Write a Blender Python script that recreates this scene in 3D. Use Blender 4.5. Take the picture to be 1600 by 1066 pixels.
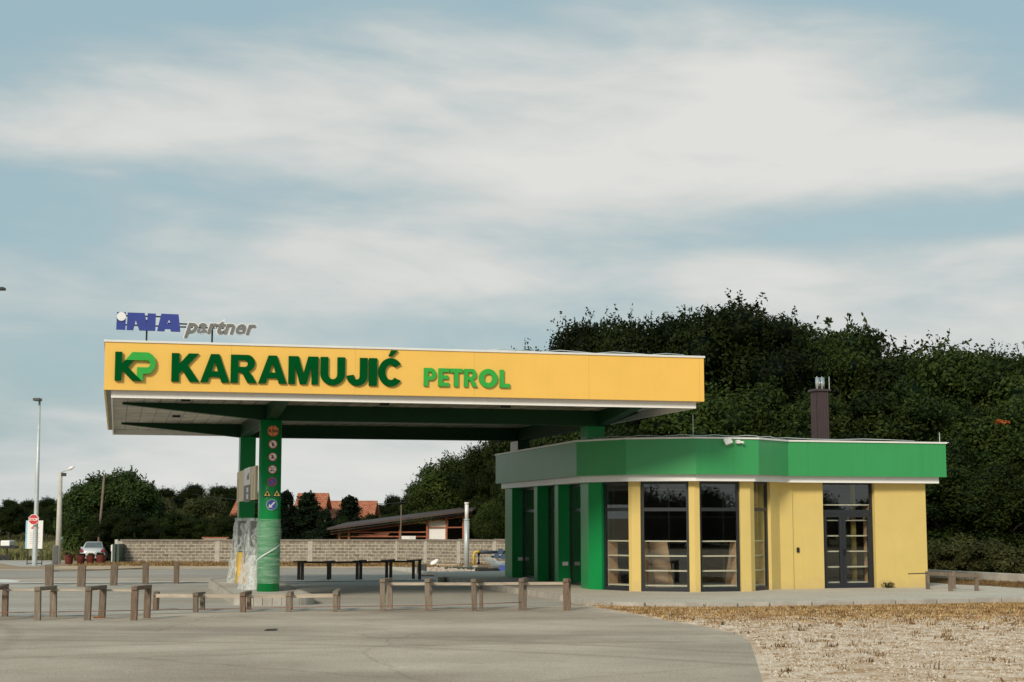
import bpy, bmesh, math, random
import numpy as np
from mathutils import Vector, Matrix
R = math.radians
random.seed(7); rng = np.random.default_rng(11)
sc = bpy.context.scene
C = sc.collection
for o in list(bpy.data.objects): bpy.data.objects.remove(o)

# ------------------------------------------------------------ camera, sky, sun, exposure
PITCH = .1144; F = 2400.4; H = 2.0; TH = .2504
cam_d = bpy.data.cameras.new('camera'); cam = bpy.data.objects.new('camera', cam_d); C.objects.link(cam)
cam.location = (0, 0, H); cam.rotation_euler = (math.pi/2 + PITCH, 0, 0)
cam_d.sensor_width = 36; cam_d.lens = F/1600*36; cam_d.clip_start = .1; cam_d.clip_end = 12000
sc.camera = cam
sc.render.resolution_x = 1024; sc.render.resolution_y = 682
sc.view_settings.view_transform = 'Standard'; sc.view_settings.look = 'None'
sc.view_settings.exposure = 0.27; sc.view_settings.gamma = 1
SUN_EL = R(29); SUN_AZ = math.atan2(-.40, -.92)      # x, y direction towards the sun (behind the camera, to its left)
def world():
    w = bpy.data.worlds.new('World'); sc.world = w; w.use_nodes = True
    nt = w.node_tree; N = nt.nodes; L = nt.links; N.clear()
    out = N.new('ShaderNodeOutputWorld'); bg = N.new('ShaderNodeBackground'); bg.inputs[1].default_value = .103
    sky = N.new('ShaderNodeTexSky'); sky.sky_type = 'NISHITA'; sky.sun_disc = False
    sky.sun_elevation = SUN_EL; sky.sun_rotation = SUN_AZ; sky.air_density = 1.2; sky.dust_density = 2.5; sky.ozone_density = 1.5
    tc = N.new('ShaderNodeTexCoord'); sep = N.new('ShaderNodeSeparateXYZ'); L.new(tc.outputs['Generated'], sep.inputs[0])
    def math_(op, a, b=None, c=None):
        n = N.new('ShaderNodeMath'); n.operation = op
        for i, v in enumerate((a, b, c)):
            if v is None: continue
            if isinstance(v, (int, float)): n.inputs[i].default_value = v
            else: L.new(v, n.inputs[i])
        return n.outputs[0]
    def noise(sx, sz, sc_, det, rough, off, dist=0.):
        cb = N.new('ShaderNodeCombineXYZ')
        tilt = math_('MULTIPLY_ADD', sep.outputs[0], off[2], sep.outputs[2])
        L.new(math_('MULTIPLY_ADD', sep.outputs[0], sx, off[0]), cb.inputs[0])
        L.new(math_('MULTIPLY', sep.outputs[1], sx), cb.inputs[1])
        L.new(math_('MULTIPLY_ADD', tilt, sz, off[1]), cb.inputs[2])
        n = N.new('ShaderNodeTexNoise'); n.inputs['Scale'].default_value = sc_; n.inputs['Detail'].default_value = det
        n.inputs['Roughness'].default_value = rough; n.inputs['Distortion'].default_value = dist
        L.new(cb.outputs[0], n.inputs['Vector']); return n.outputs['Fac']
    big = noise(1, 3.4, 2.6, 4, .5, (SKY[0], SKY[1], .03), .2)
    mid = noise(1, 4.0, 6.0, 7, .55, (SKY[2], SKY[3], .05), .5)
    fine = noise(1, 4.0, 15, 7, .6, (1.7, 9.2, .06), .4)
    s = math_('ADD', math_('MULTIPLY', big, 1.25), math_('MULTIPLY_ADD', mid, .50, math_('MULTIPLY', fine, .18)))
    # thicker, paler veil low over the horizon
    low = math_('MULTIPLY', math_('SUBTRACT', 1., math_('MULTIPLY', sep.outputs[2], 5.6)), .36)
    low = math_('MAXIMUM', low, 0.)
    s = math_('ADD', s, low)
    def band(z0, w, k, sl):      # broad cloud bank / clear lane at elevation z0
        t = math_('DIVIDE', math_('SUBTRACT', math_('MULTIPLY_ADD', sep.outputs[0], sl, sep.outputs[2]), z0), w)
        return math_('MULTIPLY', math_('EXPONENT', math_('MULTIPLY', math_('MULTIPLY', t, t), -1.)), k)
    for b_ in ((.250, .036, .17, .0), (.193, .020, -.18, .03), (.150, .018, .06, -.05), (.345, .030, -.30, .02)): s = math_('ADD', s, band(*b_))
    up = math_('MAXIMUM', math_('SUBTRACT', sep.outputs[2], .235), 0.)
    s = math_('SUBTRACT', s, math_('MULTIPLY', math_('MULTIPLY', up, math_('MULTIPLY', sep.outputs[0], sep.outputs[0])), 34.))
    mr = N.new('ShaderNodeMapRange'); mr.inputs['From Min'].default_value = .74; mr.inputs['From Max'].default_value = 1.20
    mr.interpolation_type = 'SMOOTHSTEP'; L.new(s, mr.inputs['Value'])
    # cloud body colour: grey underside to pale tops
    cr = N.new('ShaderNodeMixRGB'); cr.inputs[1].default_value = (3.95, 4.45, 4.45, 1); cr.inputs[2].default_value = (5.95, 5.95, 5.72, 1)
    mr2 = N.new('ShaderNodeMapRange'); mr2.inputs['From Min'].default_value = .90; mr2.inputs['From Max'].default_value = 1.28
    L.new(s, mr2.inputs['Value']); L.new(mr2.outputs[0], cr.inputs[0])
    # clear gaps: Nishita sky seen through thin high haze
    gap = N.new('ShaderNodeMixRGB'); gap.inputs[0].default_value = .8; L.new(sky.outputs[0], gap.inputs[1]); gap.inputs[2].default_value = (2.85, 4.05, 4.4, 1)
    mx = N.new('ShaderNodeMixRGB'); L.new(mr.outputs[0], mx.inputs[0]); L.new(gap.outputs[0], mx.inputs[1]); L.new(cr.outputs[0], mx.inputs[2])
    L.new(mx.outputs[0], bg.inputs[0]); L.new(bg.outputs[0], out.inputs[0])
SKY = (3.1, .6, 5.0, 2.2)
world()
sl = bpy.data.lights.new('sun', 'SUN'); sl.energy = 2.4; sl.angle = R(13); sl.color = (1, .90, .75)
so = bpy.data.objects.new('sun', sl); C.objects.link(so)
_d = Vector((-.40, -.92, 0)).normalized()*math.cos(SUN_EL) + Vector((0, 0, math.sin(SUN_EL)))
so.rotation_euler = _d.to_track_quat('Z', 'Y').to_euler()
so.location = (-20, -40, 40)

# ------------------------------------------------------------ surveying helpers (photo measurements -> metres)
U = Vector((math.cos(TH), math.sin(TH), 0)); V = Vector((-math.sin(TH), math.cos(TH), 0)); A0 = Vector((-9.808, 37.48, 0))
def ray(x, y):
    c, s = math.cos(PITCH), math.sin(PITCH); a = (x-800)/F; b = (533-y)/F
    return Vector((a, c-b*s, s+b*c))
def gp(x, y, z=0.):
    d = ray(x, y); t = (z-H)/d.z; return Vector((d.x*t, d.y*t, z))
def at(x, y, Y):
    d = ray(x, y); t = Y/d.y; return Vector((d.x*t, Y, H+d.z*t))
KN = [(-1e5, 0), (27, 0), (40, -.23), (46, -.25), (60, -.33), (100, -.91), (116, -1.3), (1e6, -1.3)]
def gz(Y):
    for (a, za), (b, zb) in zip(KN, KN[1:]):
        if Y <= b: return za + (zb-za)*(Y-a)/(b-a)
def gnd(x, y):                       # point of the sloping ground under a photo measurement
    z = 0.
    for _ in range(30): z = .5*z + .5*gz(gp(x, y, z).y)
    return gp(x, y, z)
def uvp(u, v, z=0.): return A0 + U*u + V*v + Vector((0, 0, z))
def v_on(x, u):                      # depth v where the sight line through column x meets the plane u
    d = ray(x, 800); d = Vector((d.x, d.y, 0)); t = (u + A0.dot(U))/d.dot(U); return (d*t-A0).dot(V)
def u_on(x, v, y=800):
    d = ray(x, y); d = Vector((d.x, d.y, 0)); t = (v + A0.dot(V))/d.dot(V); return (d*t-A0).dot(U)

# ------------------------------------------------------------ materials
MATS = {}
def mat(name, col, rough=.6, var=.12, scale=3., bump=0., bscale=None, metal=0., spec=.5, coat=0., stretch=None, col2=None, detail=6):
    if name in MATS: return MATS[name]
    m = bpy.data.materials.new(name); m.use_nodes = True; nt = m.node_tree; N = nt.nodes; L = nt.links
    b = N['Principled BSDF']; b.inputs['Roughness'].default_value = rough; b.inputs['Metallic'].default_value = metal
    b.inputs['Specular IOR Level'].default_value = spec
    if coat: b.inputs['Coat Weight'].default_value = coat
    tc = N.new('ShaderNodeTexCoord'); mp = N.new('ShaderNodeMapping'); L.new(tc.outputs['Object'], mp.inputs[0])
    if stretch: mp.inputs['Scale'].default_value = stretch
    n = N.new('ShaderNodeTexNoise'); n.inputs['Scale'].default_value = scale; n.inputs['Detail'].default_value = detail; n.inputs['Roughness'].default_value = .6
    L.new(mp.outputs[0], n.inputs['Vector'])
    r = N.new('ShaderNodeValToRGB'); r.color_ramp.elements[0].position = .3; r.color_ramp.elements[1].position = .7
    c2 = col2 or tuple(min(1, c*(1+var)) for c in col); c1 = col if col2 else tuple(c*(1-var) for c in col)
    r.color_ramp.elements[0].color = (*c1, 1); r.color_ramp.elements[1].color = (*c2, 1)
    L.new(n.outputs['Fac'], r.inputs[0]); L.new(r.outputs[0], b.inputs['Base Color'])
    if bump:
        n2 = N.new('ShaderNodeTexNoise'); n2.inputs['Scale'].default_value = bscale or scale*6; n2.inputs['Detail'].default_value = 5
        L.new(mp.outputs[0], n2.inputs['Vector'])
        bp = N.new('ShaderNodeBump'); bp.inputs['Strength'].default_value = bump; bp.inputs['Distance'].default_value = .02
        L.new(n2.outputs['Fac'], bp.inputs['Height']); L.new(bp.outputs[0], b.inputs['Normal'])
    MATS[name] = m; return m
def ground_mat(name, cols, scales, bump=.3, rough=.9, dirt=None, crack=0.):
    """layered noise ground: cols = three colours, scales = large, fine"""
    m = bpy.data.materials.new(name); m.use_nodes = True; nt = m.node_tree; N = nt.nodes; L = nt.links
    b = N['Principled BSDF']; b.inputs['Roughness'].default_value = rough; b.inputs['Specular IOR Level'].default_value = .25
    tc = N.new('ShaderNodeTexCoord')
    def nz(s, d=6, r=.6, st=None):
        mp = N.new('ShaderNodeMapping'); L.new(tc.outputs['Object'], mp.inputs[0])
        if st: mp.inputs['Scale'].default_value = st
        n = N.new('ShaderNodeTexNoise'); n.inputs['Scale'].default_value = s; n.inputs['Detail'].default_value = d; n.inputs['Roughness'].default_value = r
        L.new(mp.outputs[0], n.inputs['Vector']); return n.outputs['Fac']
    def ramp(f, c0, c1, p0=.35, p1=.65):
        r = N.new('ShaderNodeValToRGB'); r.color_ramp.elements[0].position = p0; r.color_ramp.elements[1].position = p1
        r.color_ramp.elements[0].color = (*c0, 1); r.color_ramp.elements[1].color = (*c1, 1); L.new(f, r.inputs[0]); return r.outputs[0]
    a = ramp(nz(scales[0], 5, .55), cols[0], cols[1])
    f2 = nz(scales[1], 8, .7)
    g = ramp(f2, (0, 0, 0), (1, 1, 1), .46, .62)
    mx = N.new('ShaderNodeMixRGB'); L.new(g, mx.inputs[0]); L.new(a, mx.inputs[1]); mx.inputs[2].default_value = (*cols[2], 1)
    mul = N.new('ShaderNodeMixRGB'); mul.blend_type = 'MULTIPLY'; mul.inputs[0].default_value = 1
    L.new(mx.outputs[0], mul.inputs[1]); L.new(ramp(nz(scales[1]*9, 4, .8), (.72, .72, .72), (1.2, 1.2, 1.2), .3, .7), mul.inputs[2])
    last = mul.outputs[0]
    if dirt:       # stretched wear streaks, tyre tracks
        m2 = N.new('ShaderNodeMixRGB'); m2.blend_type = 'MULTIPLY'; m2.inputs[0].default_value = dirt[0]
        L.new(last, m2.inputs[1]); L.new(ramp(nz(dirt[1], 6, .6, dirt[2]), (.5, .47, .44), (1.1, 1.1, 1.1), .32, .6), m2.inputs[2]); last = m2.outputs[0]
    if crack:      # grain, fine cracks, oily patches and curved tyre marks
        m3 = N.new('ShaderNodeMixRGB'); m3.blend_type = 'MULTIPLY'; m3.inputs[0].default_value = .8; L.new(last, m3.inputs[1]); L.new(ramp(nz(38, 3, .8), (.70, .69, .68), (1.22, 1.22, 1.22), .34, .66), m3.inputs[2]); last = m3.outputs[0]
        wp = N.new('ShaderNodeMixRGB'); wp.inputs[0].default_value = .25; n5 = N.new('ShaderNodeTexNoise'); n5.inputs['Scale'].default_value = 1.2; L.new(tc.outputs['Object'], n5.inputs['Vector']); L.new(tc.outputs['Object'], wp.inputs[1]); L.new(n5.outputs['Color'], wp.inputs[2])
        vo = N.new('ShaderNodeTexVoronoi'); vo.feature = 'DISTANCE_TO_EDGE'; vo.inputs['Scale'].default_value = .22; L.new(wp.outputs[0], vo.inputs['Vector'])
        ck = ramp(vo.outputs['Distance'], (.45, .43, .42), (1, 1, 1), .0, .006); m4 = N.new('ShaderNodeMixRGB'); m4.blend_type = 'MULTIPLY'; m4.inputs[0].default_value = crack; L.new(last, m4.inputs[1]); L.new(ck, m4.inputs[2]); last = m4.outputs[0]
        m5 = N.new('ShaderNodeMixRGB'); m5.blend_type = 'MULTIPLY'; m5.inputs[0].default_value = .5; L.new(last, m5.inputs[1]); L.new(ramp(nz(1.1, 5, .6), (.62, .60, .58), (1, 1, 1), .26, .36), m5.inputs[2]); last = m5.outputs[0]
        m7 = N.new('ShaderNodeMixRGB'); m7.blend_type = 'MULTIPLY'; m7.inputs[0].default_value = 1; L.new(last, m7.inputs[1]); L.new(ramp(nz(.16, 4, .55), (.74, .72, .70), (1.08, 1.07, 1.05), .38, .60), m7.inputs[2]); last = m7.outputs[0]
        for cx_, cy_, rd_, k_ in ((-9., 6., 19.6, .30), (-9., 6., 21.2, .26), (6., -4., 29.5, .22), (6., -4., 31.0, .22), (-30, 20, 22.5, .25)):
            mp = N.new('ShaderNodeMapping'); mp.inputs['Location'].default_value = (-cx_, -cy_, 0); L.new(tc.outputs['Object'], mp.inputs[0])
            ln = N.new('ShaderNodeVectorMath'); ln.operation = 'LENGTH'; L.new(mp.outputs[0], ln.inputs[0])
            sb = N.new('ShaderNodeMath'); sb.operation = 'SUBTRACT'; L.new(ln.outputs['Value'], sb.inputs[0]); sb.inputs[1].default_value = rd_
            ab = N.new('ShaderNodeMath'); ab.operation = 'ABSOLUTE'; L.new(sb.outputs[0], ab.inputs[0])
            m6 = N.new('ShaderNodeMixRGB'); m6.blend_type = 'MULTIPLY'; m6.inputs[0].default_value = k_; L.new(last, m6.inputs[1]); L.new(ramp(ab.outputs[0], (.45, .43, .41), (1, 1, 1), .05, .22), m6.inputs[2]); last = m6.outputs[0]
    L.new(last, b.inputs['Base Color'])
    bp = N.new('ShaderNodeBump'); bp.inputs['Strength'].default_value = bump; bp.inputs['Distance'].default_value = .03
    L.new(nz(scales[1]*5, 5), bp.inputs['Height']); L.new(bp.outputs[0], b.inputs['Normal'])
    MATS[name] = m; return m
def block_mat():
    m = bpy.data.materials.new('block_wall'); m.use_nodes = True; nt = m.node_tree; N = nt.nodes; L = nt.links
    b = N['Principled BSDF']; b.inputs['Roughness'].default_value = .95; b.inputs['Specular IOR Level'].default_value = .1
    tc = N.new('ShaderNodeTexCoord'); sp = N.new('ShaderNodeSeparateXYZ'); cb = N.new('ShaderNodeCombineXYZ')
    L.new(tc.outputs['Object'], sp.inputs[0]); L.new(sp.outputs[0], cb.inputs[0]); L.new(sp.outputs[2], cb.inputs[1])
    br = N.new('ShaderNodeTexBrick'); br.inputs['Scale'].default_value = 1; br.inputs['Brick Width'].default_value = .5; br.inputs['Row Height'].default_value = .2
    br.inputs['Mortar Size'].default_value = .017; br.inputs['Color1'].default_value = (.19, .165, .135, 1); br.inputs['Color2'].default_value = (.30, .26, .21, 1)
    br.inputs['Mortar'].default_value = (.52, .47, .39, 1); br.inputs['Bias'].default_value = .1; L.new(cb.outputs[0], br.inputs['Vector'])
    n = N.new('ShaderNodeTexNoise'); n.inputs['Scale'].default_value = 5; n.inputs['Detail'].default_value = 8; L.new(tc.outputs['Object'], n.inputs['Vector'])
    r = N.new('ShaderNodeValToRGB'); r.color_ramp.elements[0].color = (.6, .6, .6, 1); r.color_ramp.elements[1].color = (1.25, 1.25, 1.22, 1)
    r.color_ramp.elements[0].position = .3; r.color_ramp.elements[1].position = .7; L.new(n.outputs['Fac'], r.inputs[0])
    mx = N.new('ShaderNodeMixRGB'); mx.blend_type = 'MULTIPLY'; mx.inputs[0].default_value = 1
    L.new(br.outputs['Color'], mx.inputs[1]); L.new(r.outputs[0], mx.inputs[2]); L.new(mx.outputs[0], b.inputs['Base Color'])
    bp = N.new('ShaderNodeBump'); bp.inputs['Strength'].default_value = .5; bp.inputs['Distance'].default_value = .02
    L.new(br.outputs['Fac'], bp.inputs['Height']); bp.invert = True; L.new(bp.outputs[0], b.inputs['Normal'])
    MATS['block'] = m; return m
def glass_mat(name='window_glass', tint=(.86, .89, .88), refl=.055):
    m = bpy.data.materials.new(name); m.use_nodes = True; nt = m.node_tree; N = nt.nodes; L = nt.links; N.clear()
    o = N.new('ShaderNodeOutputMaterial'); tr = N.new('ShaderNodeBsdfTransparent'); tr.inputs[0].default_value = (*tint, 1)
    gl = N.new('ShaderNodeBsdfGlossy'); gl.inputs['Roughness'].default_value = .01; gl.inputs['Color'].default_value = (.9, .95, .95, 1)
    lw = N.new('ShaderNodeLayerWeight'); lw.inputs[0].default_value = .5      # same on both faces of the pane
    fr = N.new('ShaderNodeMath'); fr.operation = 'POWER'; L.new(lw.outputs['Facing'], fr.inputs[0]); fr.inputs[1].default_value = 4.
    ma = N.new('ShaderNodeMath'); ma.operation = 'MULTIPLY_ADD'; ma.inputs[1].default_value = .9; ma.inputs[2].default_value = refl; ma.use_clamp = True
    L.new(fr.outputs[0], ma.inputs[0]); mx = N.new('ShaderNodeMixShader')
    L.new(ma.outputs[0], mx.inputs[0]); L.new(tr.outputs[0], mx.inputs[1]); L.new(gl.outputs[0], mx.inputs[2]); L.new(mx.outputs[0], o.inputs[0])
    MATS[name] = m; return m
def film_mat(name, lo, hi, scale, stretch, col=(.62, .68, .66), crumple=0.):
    m = bpy.data.materials.new(name); m.use_nodes = True; nt = m.node_tree; N = nt.nodes; L = nt.links; N.clear()
    o = N.new('ShaderNodeOutputMaterial'); tr = N.new('ShaderNodeBsdfTransparent')
    pb = N.new('ShaderNodeBsdfPrincipled'); pb.inputs['Base Color'].default_value = (*col, 1); pb.inputs['Roughness'].default_value = .22
    tc = N.new('ShaderNodeTexCoord'); mp = N.new('ShaderNodeMapping'); mp.inputs['Scale'].default_value = stretch; L.new(tc.outputs['Object'], mp.inputs[0])
    n = N.new('ShaderNodeTexNoise'); n.inputs['Scale'].default_value = scale; n.inputs['Detail'].default_value = 6; n.inputs['Roughness'].default_value = .65; n.inputs['Distortion'].default_value = 1.2
    L.new(mp.outputs[0], n.inputs['Vector']); r = N.new('ShaderNodeMapRange'); r.inputs['From Min'].default_value = .38; r.inputs['From Max'].default_value = .66
    r.inputs['To Min'].default_value = lo; r.inputs['To Max'].default_value = hi; L.new(n.outputs['Fac'], r.inputs['Value'])
    bp = N.new('ShaderNodeBump'); bp.inputs['Strength'].default_value = .5; bp.inputs['Distance'].default_value = .03; L.new(n.outputs['Fac'], bp.inputs['Height']); L.new(bp.outputs[0], pb.inputs['Normal'])
    if crumple:
        vo = N.new('ShaderNodeTexVoronoi'); vo.inputs['Scale'].default_value = 5; L.new(mp.outputs[0], vo.inputs['Vector'])
        b2 = N.new('ShaderNodeBump'); b2.inputs['Strength'].default_value = crumple; b2.inputs['Distance'].default_value = .05; L.new(vo.outputs['Distance'], b2.inputs['Height']); L.new(bp.outputs[0], b2.inputs['Normal']); L.new(b2.outputs[0], pb.inputs['Normal'])
    mx = N.new('ShaderNodeMixShader'); L.new(r.outputs[0], mx.inputs[0]); L.new(tr.outputs[0], mx.inputs[1]); L.new(pb.outputs[0], mx.inputs[2]); L.new(mx.outputs[0], o.inputs[0])
    MATS[name] = m; return m
def leaf_mat(name, c0, c1):
    m = bpy.data.materials.new(name); m.use_nodes = True; nt = m.node_tree; N = nt.nodes; L = nt.links; N.clear()
    o = N.new('ShaderNodeOutputMaterial'); d = N.new('ShaderNodeBsdfPrincipled'); d.inputs['Roughness'].default_value = .55; d.inputs['Specular IOR Level'].default_value = .08
    t = N.new('ShaderNodeBsdfTranslucent'); at_ = N.new('ShaderNodeAttribute'); at_.attribute_name = 'tone'
    oi = N.new('ShaderNodeObjectInfo')
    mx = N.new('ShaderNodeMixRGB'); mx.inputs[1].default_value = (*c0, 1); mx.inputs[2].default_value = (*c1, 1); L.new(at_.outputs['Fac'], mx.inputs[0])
    hs = N.new('ShaderNodeHueSaturation'); L.new(mx.outputs[0], hs.inputs['Color'])
    mr = N.new('ShaderNodeMapRange'); mr.inputs['To Min'].default_value = .5; mr.inputs['To Max'].default_value = 1.35; L.new(oi.outputs['Random'], mr.inputs['Value']); L.new(mr.outputs[0], hs.inputs['Value'])
    L.new(hs.outputs[0], d.inputs['Base Color']); L.new(hs.outputs[0], t.inputs[0])
    ms = N.new('ShaderNodeMixShader'); ms.inputs[0].default_value = .22; L.new(d.outputs[0], ms.inputs[1]); L.new(t.outputs[0], ms.inputs[2]); L.new(ms.outputs[0], o.inputs[0])
    MATS[name] = m; return m

YEL = mat('yellow_panel', (.86, .52, .11), .34, .035, .8, spec=.4)
CAPW = mat('white_trim', (.74, .73, .70), .4, .05, 2)
SKIRT = mat('white_skirt', (.86, .85, .82), .45, .04, 1)
GRN_D = mat('dark_green_steel', (.003, .036, .011), .45, .08, 1.5, spec=.2)
GRN_C = mat('column_green', (.004, .25, .062), .3, .06, 1.2, spec=.25)
GRN_F = mat('green_panel', (.035, .30, .09), .33, .04, .7)
GRN_G = mat('grey_green_panel', (.06, .26, .10), .38, .05, .9, spec=.4)
LET_D = mat('letter_dark_green', (.0015, .075, .016), .6, .04, spec=.0)
LET_L = mat('letter_light_green', (.045, .38, .065), .6, .04, spec=.05)
SOFF = None
YW = mat('yellow_render', (.66, .495, .165), .85, .035, 1.3, bump=.25, bscale=60)
FRAME = mat('anthracite_frame', (.018, .021, .026), .35, .1, 3)
CONC = mat('concrete', (.40, .37, .32), .9, .22, 2.2, bump=.3)
CONC_L = mat('light_concrete', (.50, .47, .41), .9, .18, 1.5, bump=.25)
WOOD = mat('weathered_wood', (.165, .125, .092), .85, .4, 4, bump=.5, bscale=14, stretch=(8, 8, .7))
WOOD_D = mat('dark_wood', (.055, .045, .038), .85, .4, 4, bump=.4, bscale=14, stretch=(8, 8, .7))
WOODS = [WOOD, mat('weathered_wood_brown', (.17, .115, .08), .85, .45, 5, bump=.5, bscale=16, stretch=(9, 9, .8)), mat('weathered_wood_pale', (.22, .175, .13), .85, .4, 4, bump=.5, bscale=14, stretch=(8, 8, .6))]
RAILW = mat('pale_rail_wood', (.42, .35, .27), .8, .25, 3, stretch=(.6, 6, 6))
GALV = mat('galvanised_steel', (.50, .54, .54), .45, .12, 4, metal=.25)
BLK = mat('black_steel', (.012, .012, .013), .4, .1)
PLY = mat('plywood', (.60, .38, .24), .6, .2, 2, stretch=(1, 1, 5))
BEECH = mat('beech_shelf', (.90, .78, .62), .5, .08, 2)
INT = mat('interior_grey', (.09, .09, .088), .8, .12, 1)
INT_L = mat('interior_light', (.60, .57, .50), .8, .05, 1)
WHITE = mat('sign_white', (.80, .79, .77), .4, .03)
RED = mat('sign_red', (.55, .025, .03), .4, .05)
BLUE = mat('sign_blue', (.05, .10, .36), .4, .05)
NAVY = mat('logo_blue', (.035, .055, .27), .35, .05)
GREYL = mat('letter_grey', (.17, .165, .155), .4, .05)
ORANGE = mat('sign_orange', (.72, .22, .04), .4, .05)
SYEL = mat('sign_yellow', (.82, .58, .14), .4, .05)
RUST = mat('rusty_red', (.13, .022, .014), .7, .35, 6)
GLASS = glass_mat()
BLOCK = block_mat()
BARK = mat('bark', (.085, .065, .048), .95, .3, 5, bump=.6, stretch=(4, 4, .8))
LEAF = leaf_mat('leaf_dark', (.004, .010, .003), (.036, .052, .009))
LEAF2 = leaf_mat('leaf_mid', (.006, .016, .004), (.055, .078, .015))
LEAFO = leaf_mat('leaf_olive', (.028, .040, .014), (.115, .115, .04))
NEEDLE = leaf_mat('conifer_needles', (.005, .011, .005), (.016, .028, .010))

# ------------------------------------------------------------ mesh helpers
def link(name, me, m=None, parent=None):
    o = bpy.data.objects.new(name, me); C.objects.link(o)
    if m: me.materials.append(m)
    if parent: o.parent = parent
    return o
def tag(o, label=None, cat=None, group=None, kind=None):
    if label: o['label'] = label
    if cat: o['category'] = cat
    if group: o['group'] = group
    if kind: o['kind'] = kind
    return o
def thing(name, label, cat, loc=(0, 0, 0), rz=0., group=None):
    o = bpy.data.objects.new(name, None); C.objects.link(o); o.location = loc; o.rotation_euler = (0, 0, rz)
    o.empty_display_size = .3
    return tag(o, label, cat, group)
class MB:
    def __init__(s, off=(0, 0, 0)): s.b = bmesh.new(); s.off = Vector(off)
    def _v(s, p): return s.b.verts.new(Vector(p) - s.off)
    def box(s, x0, x1, y0, y1, z0, z1, M=None):
        P = [(x0, y0, z0), (x1, y0, z0), (x1, y1, z0), (x0, y1, z0), (x0, y0, z1), (x1, y0, z1), (x1, y1, z1), (x0, y1, z1)]
        if M is not None: P = [M @ Vector(p) for p in P]
        v = [s._v(p) for p in P]
        for f in ((0, 3, 2, 1), (4, 5, 6, 7), (0, 1, 5, 4), (1, 2, 6, 5), (2, 3, 7, 6), (3, 0, 4, 7)): s.b.faces.new([v[i] for i in f])
        return s
    def beam(s, p, q, w, h=None, up=(0, 0, 1)):          # rectangular bar from p to q
        p, q = Vector(p), Vector(q); d = q-p; l = d.length; d.normalize(); h = h or w
        a = d.cross(Vector(up)); 
        if a.length < 1e-4: a = d.cross(Vector((1, 0, 0)))
        a.normalize(); b = a.cross(d)
        vs = []
        for e in (p, q):
            for i, j in ((-1, -1), (1, -1), (1, 1), (-1, 1)): vs.append(s._v(e + a*i*w/2 + b*j*h/2))
        for f in ((0, 1, 2, 3), (7, 6, 5, 4), (0, 4, 5, 1), (1, 5, 6, 2), (2, 6, 7, 3), (3, 7, 4, 0)): s.b.faces.new([vs[i] for i in f])
        return s
    def prism(s, poly, z0, z1):                             # poly CCW in xy
        a = [s._v((*p[:2], z0)) for p in poly]; b = [s._v((*p[:2], z1)) for p in poly]; n = len(poly)
        s.b.faces.new(a[::-1]); s.b.faces.new(b)
        for i in range(n): s.b.faces.new((a[i], a[(i+1) % n], b[(i+1) % n], b[i]))
        return s
    def hull8(s, pts):                                      # 8 corners, order as box
        v = [s._v(p) for p in pts]
        for f in ((0, 3, 2, 1), (4, 5, 6, 7), (0, 1, 5, 4), (1, 2, 6, 5), (2, 3, 7, 6), (3, 0, 4, 7)): s.b.faces.new([v[i] for i in f])
        return s
    def tube(s, pts, r, n=10, cap=True):
        pts = [Vector(p) for p in pts]; rr = r if isinstance(r, (list, tuple)) else [r]*len(pts); rings = []
        ref = Vector((0, 0, 1)) if abs((pts[-1]-pts[0]).normalized().z) < .9 else Vector((1, 0, 0))
        for i, p in enumerate(pts):
            d = (pts[min(i+1, len(pts)-1)] - pts[max(i-1, 0)]).normalized(); a = d.cross(ref).normalized(); b = d.cross(a)
            rings.append([s._v(p + a*math.cos(t)*rr[i] + b*math.sin(t)*rr[i]) for t in [2*math.pi*k/n for k in range(n)]])
        for r0, r1 in zip(rings, rings[1:]):
            for k in range(n): f = s.b.faces.new((r0[k], r0[(k+1) % n], r1[(k+1) % n], r1[k])); f.smooth = True
        if cap: s.b.faces.new(rings[0][::-1]); s.b.faces.new(rings[-1])
        return s
    def lathe(s, prof, n=16, c=(0, 0, 0)):
        rings = [[s._v((c[0]+r*math.cos(2*math.pi*k/n), c[1]+r*math.sin(2*math.pi*k/n), c[2]+z)) for k in range(n)] for r, z in prof]
        for r0, r1 in zip(rings, rings[1:]):
            for k in range(n): f = s.b.faces.new((r0[k], r0[(k+1) % n], r1[(k+1) % n], r1[k])); f.smooth = True
        s.b.faces.new(rings[0][::-1]); s.b.faces.new(rings[-1]); return s
    def quad(s, *p): s.b.faces.new([s._v(q) for q in p]); return s
    def build(s, name, m, parent=None, bev=0., fix=True):
        if fix: bmesh.ops.recalc_face_normals(s.b, faces=s.b.faces)
        me = bpy.data.meshes.new(name); s.b.to_mesh(me); s.b.free()
        o = link(name, me, m, parent)
        if bev:
            md = o.modifiers.new('bevel', 'BEVEL'); md.width = bev; md.segments = 2; md.limit_method = 'ANGLE'; md.angle_limit = R(40)
        return o
def sheet(name, pts, m, dz, kind='structure', thick=0.):
    """polygon laid on the sloping ground, dz above it"""
    b = bmesh.new(); vs = [b.verts.new((p[0], p[1], 0)) for p in pts]; b.faces.new(vs)
    for Y, _ in KN[1:-1]:
        bmesh.ops.bisect_plane(b, geom=b.verts[:]+b.edges[:]+b.faces[:], plane_co=(0, Y, 0), plane_no=(0, 1, 0))
    for v in b.verts: v.co.z = gz(v.co.y) + dz
    bmesh.ops.recalc_face_normals(b, faces=b.faces)
    for f in b.faces:
        if f.normal.z < 0: f.normal_flip()
    me = bpy.data.meshes.new(name); b.to_mesh(me); b.free(); o = link(name, me, m); return tag(o, kind=kind)
def copy_tree(o, parent=None):
    c = o.copy(); C.objects.link(c); c.parent = parent
    for ch in [x for x in bpy.data.objects if x.parent == o]: copy_tree(ch, c)
    return c

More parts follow.
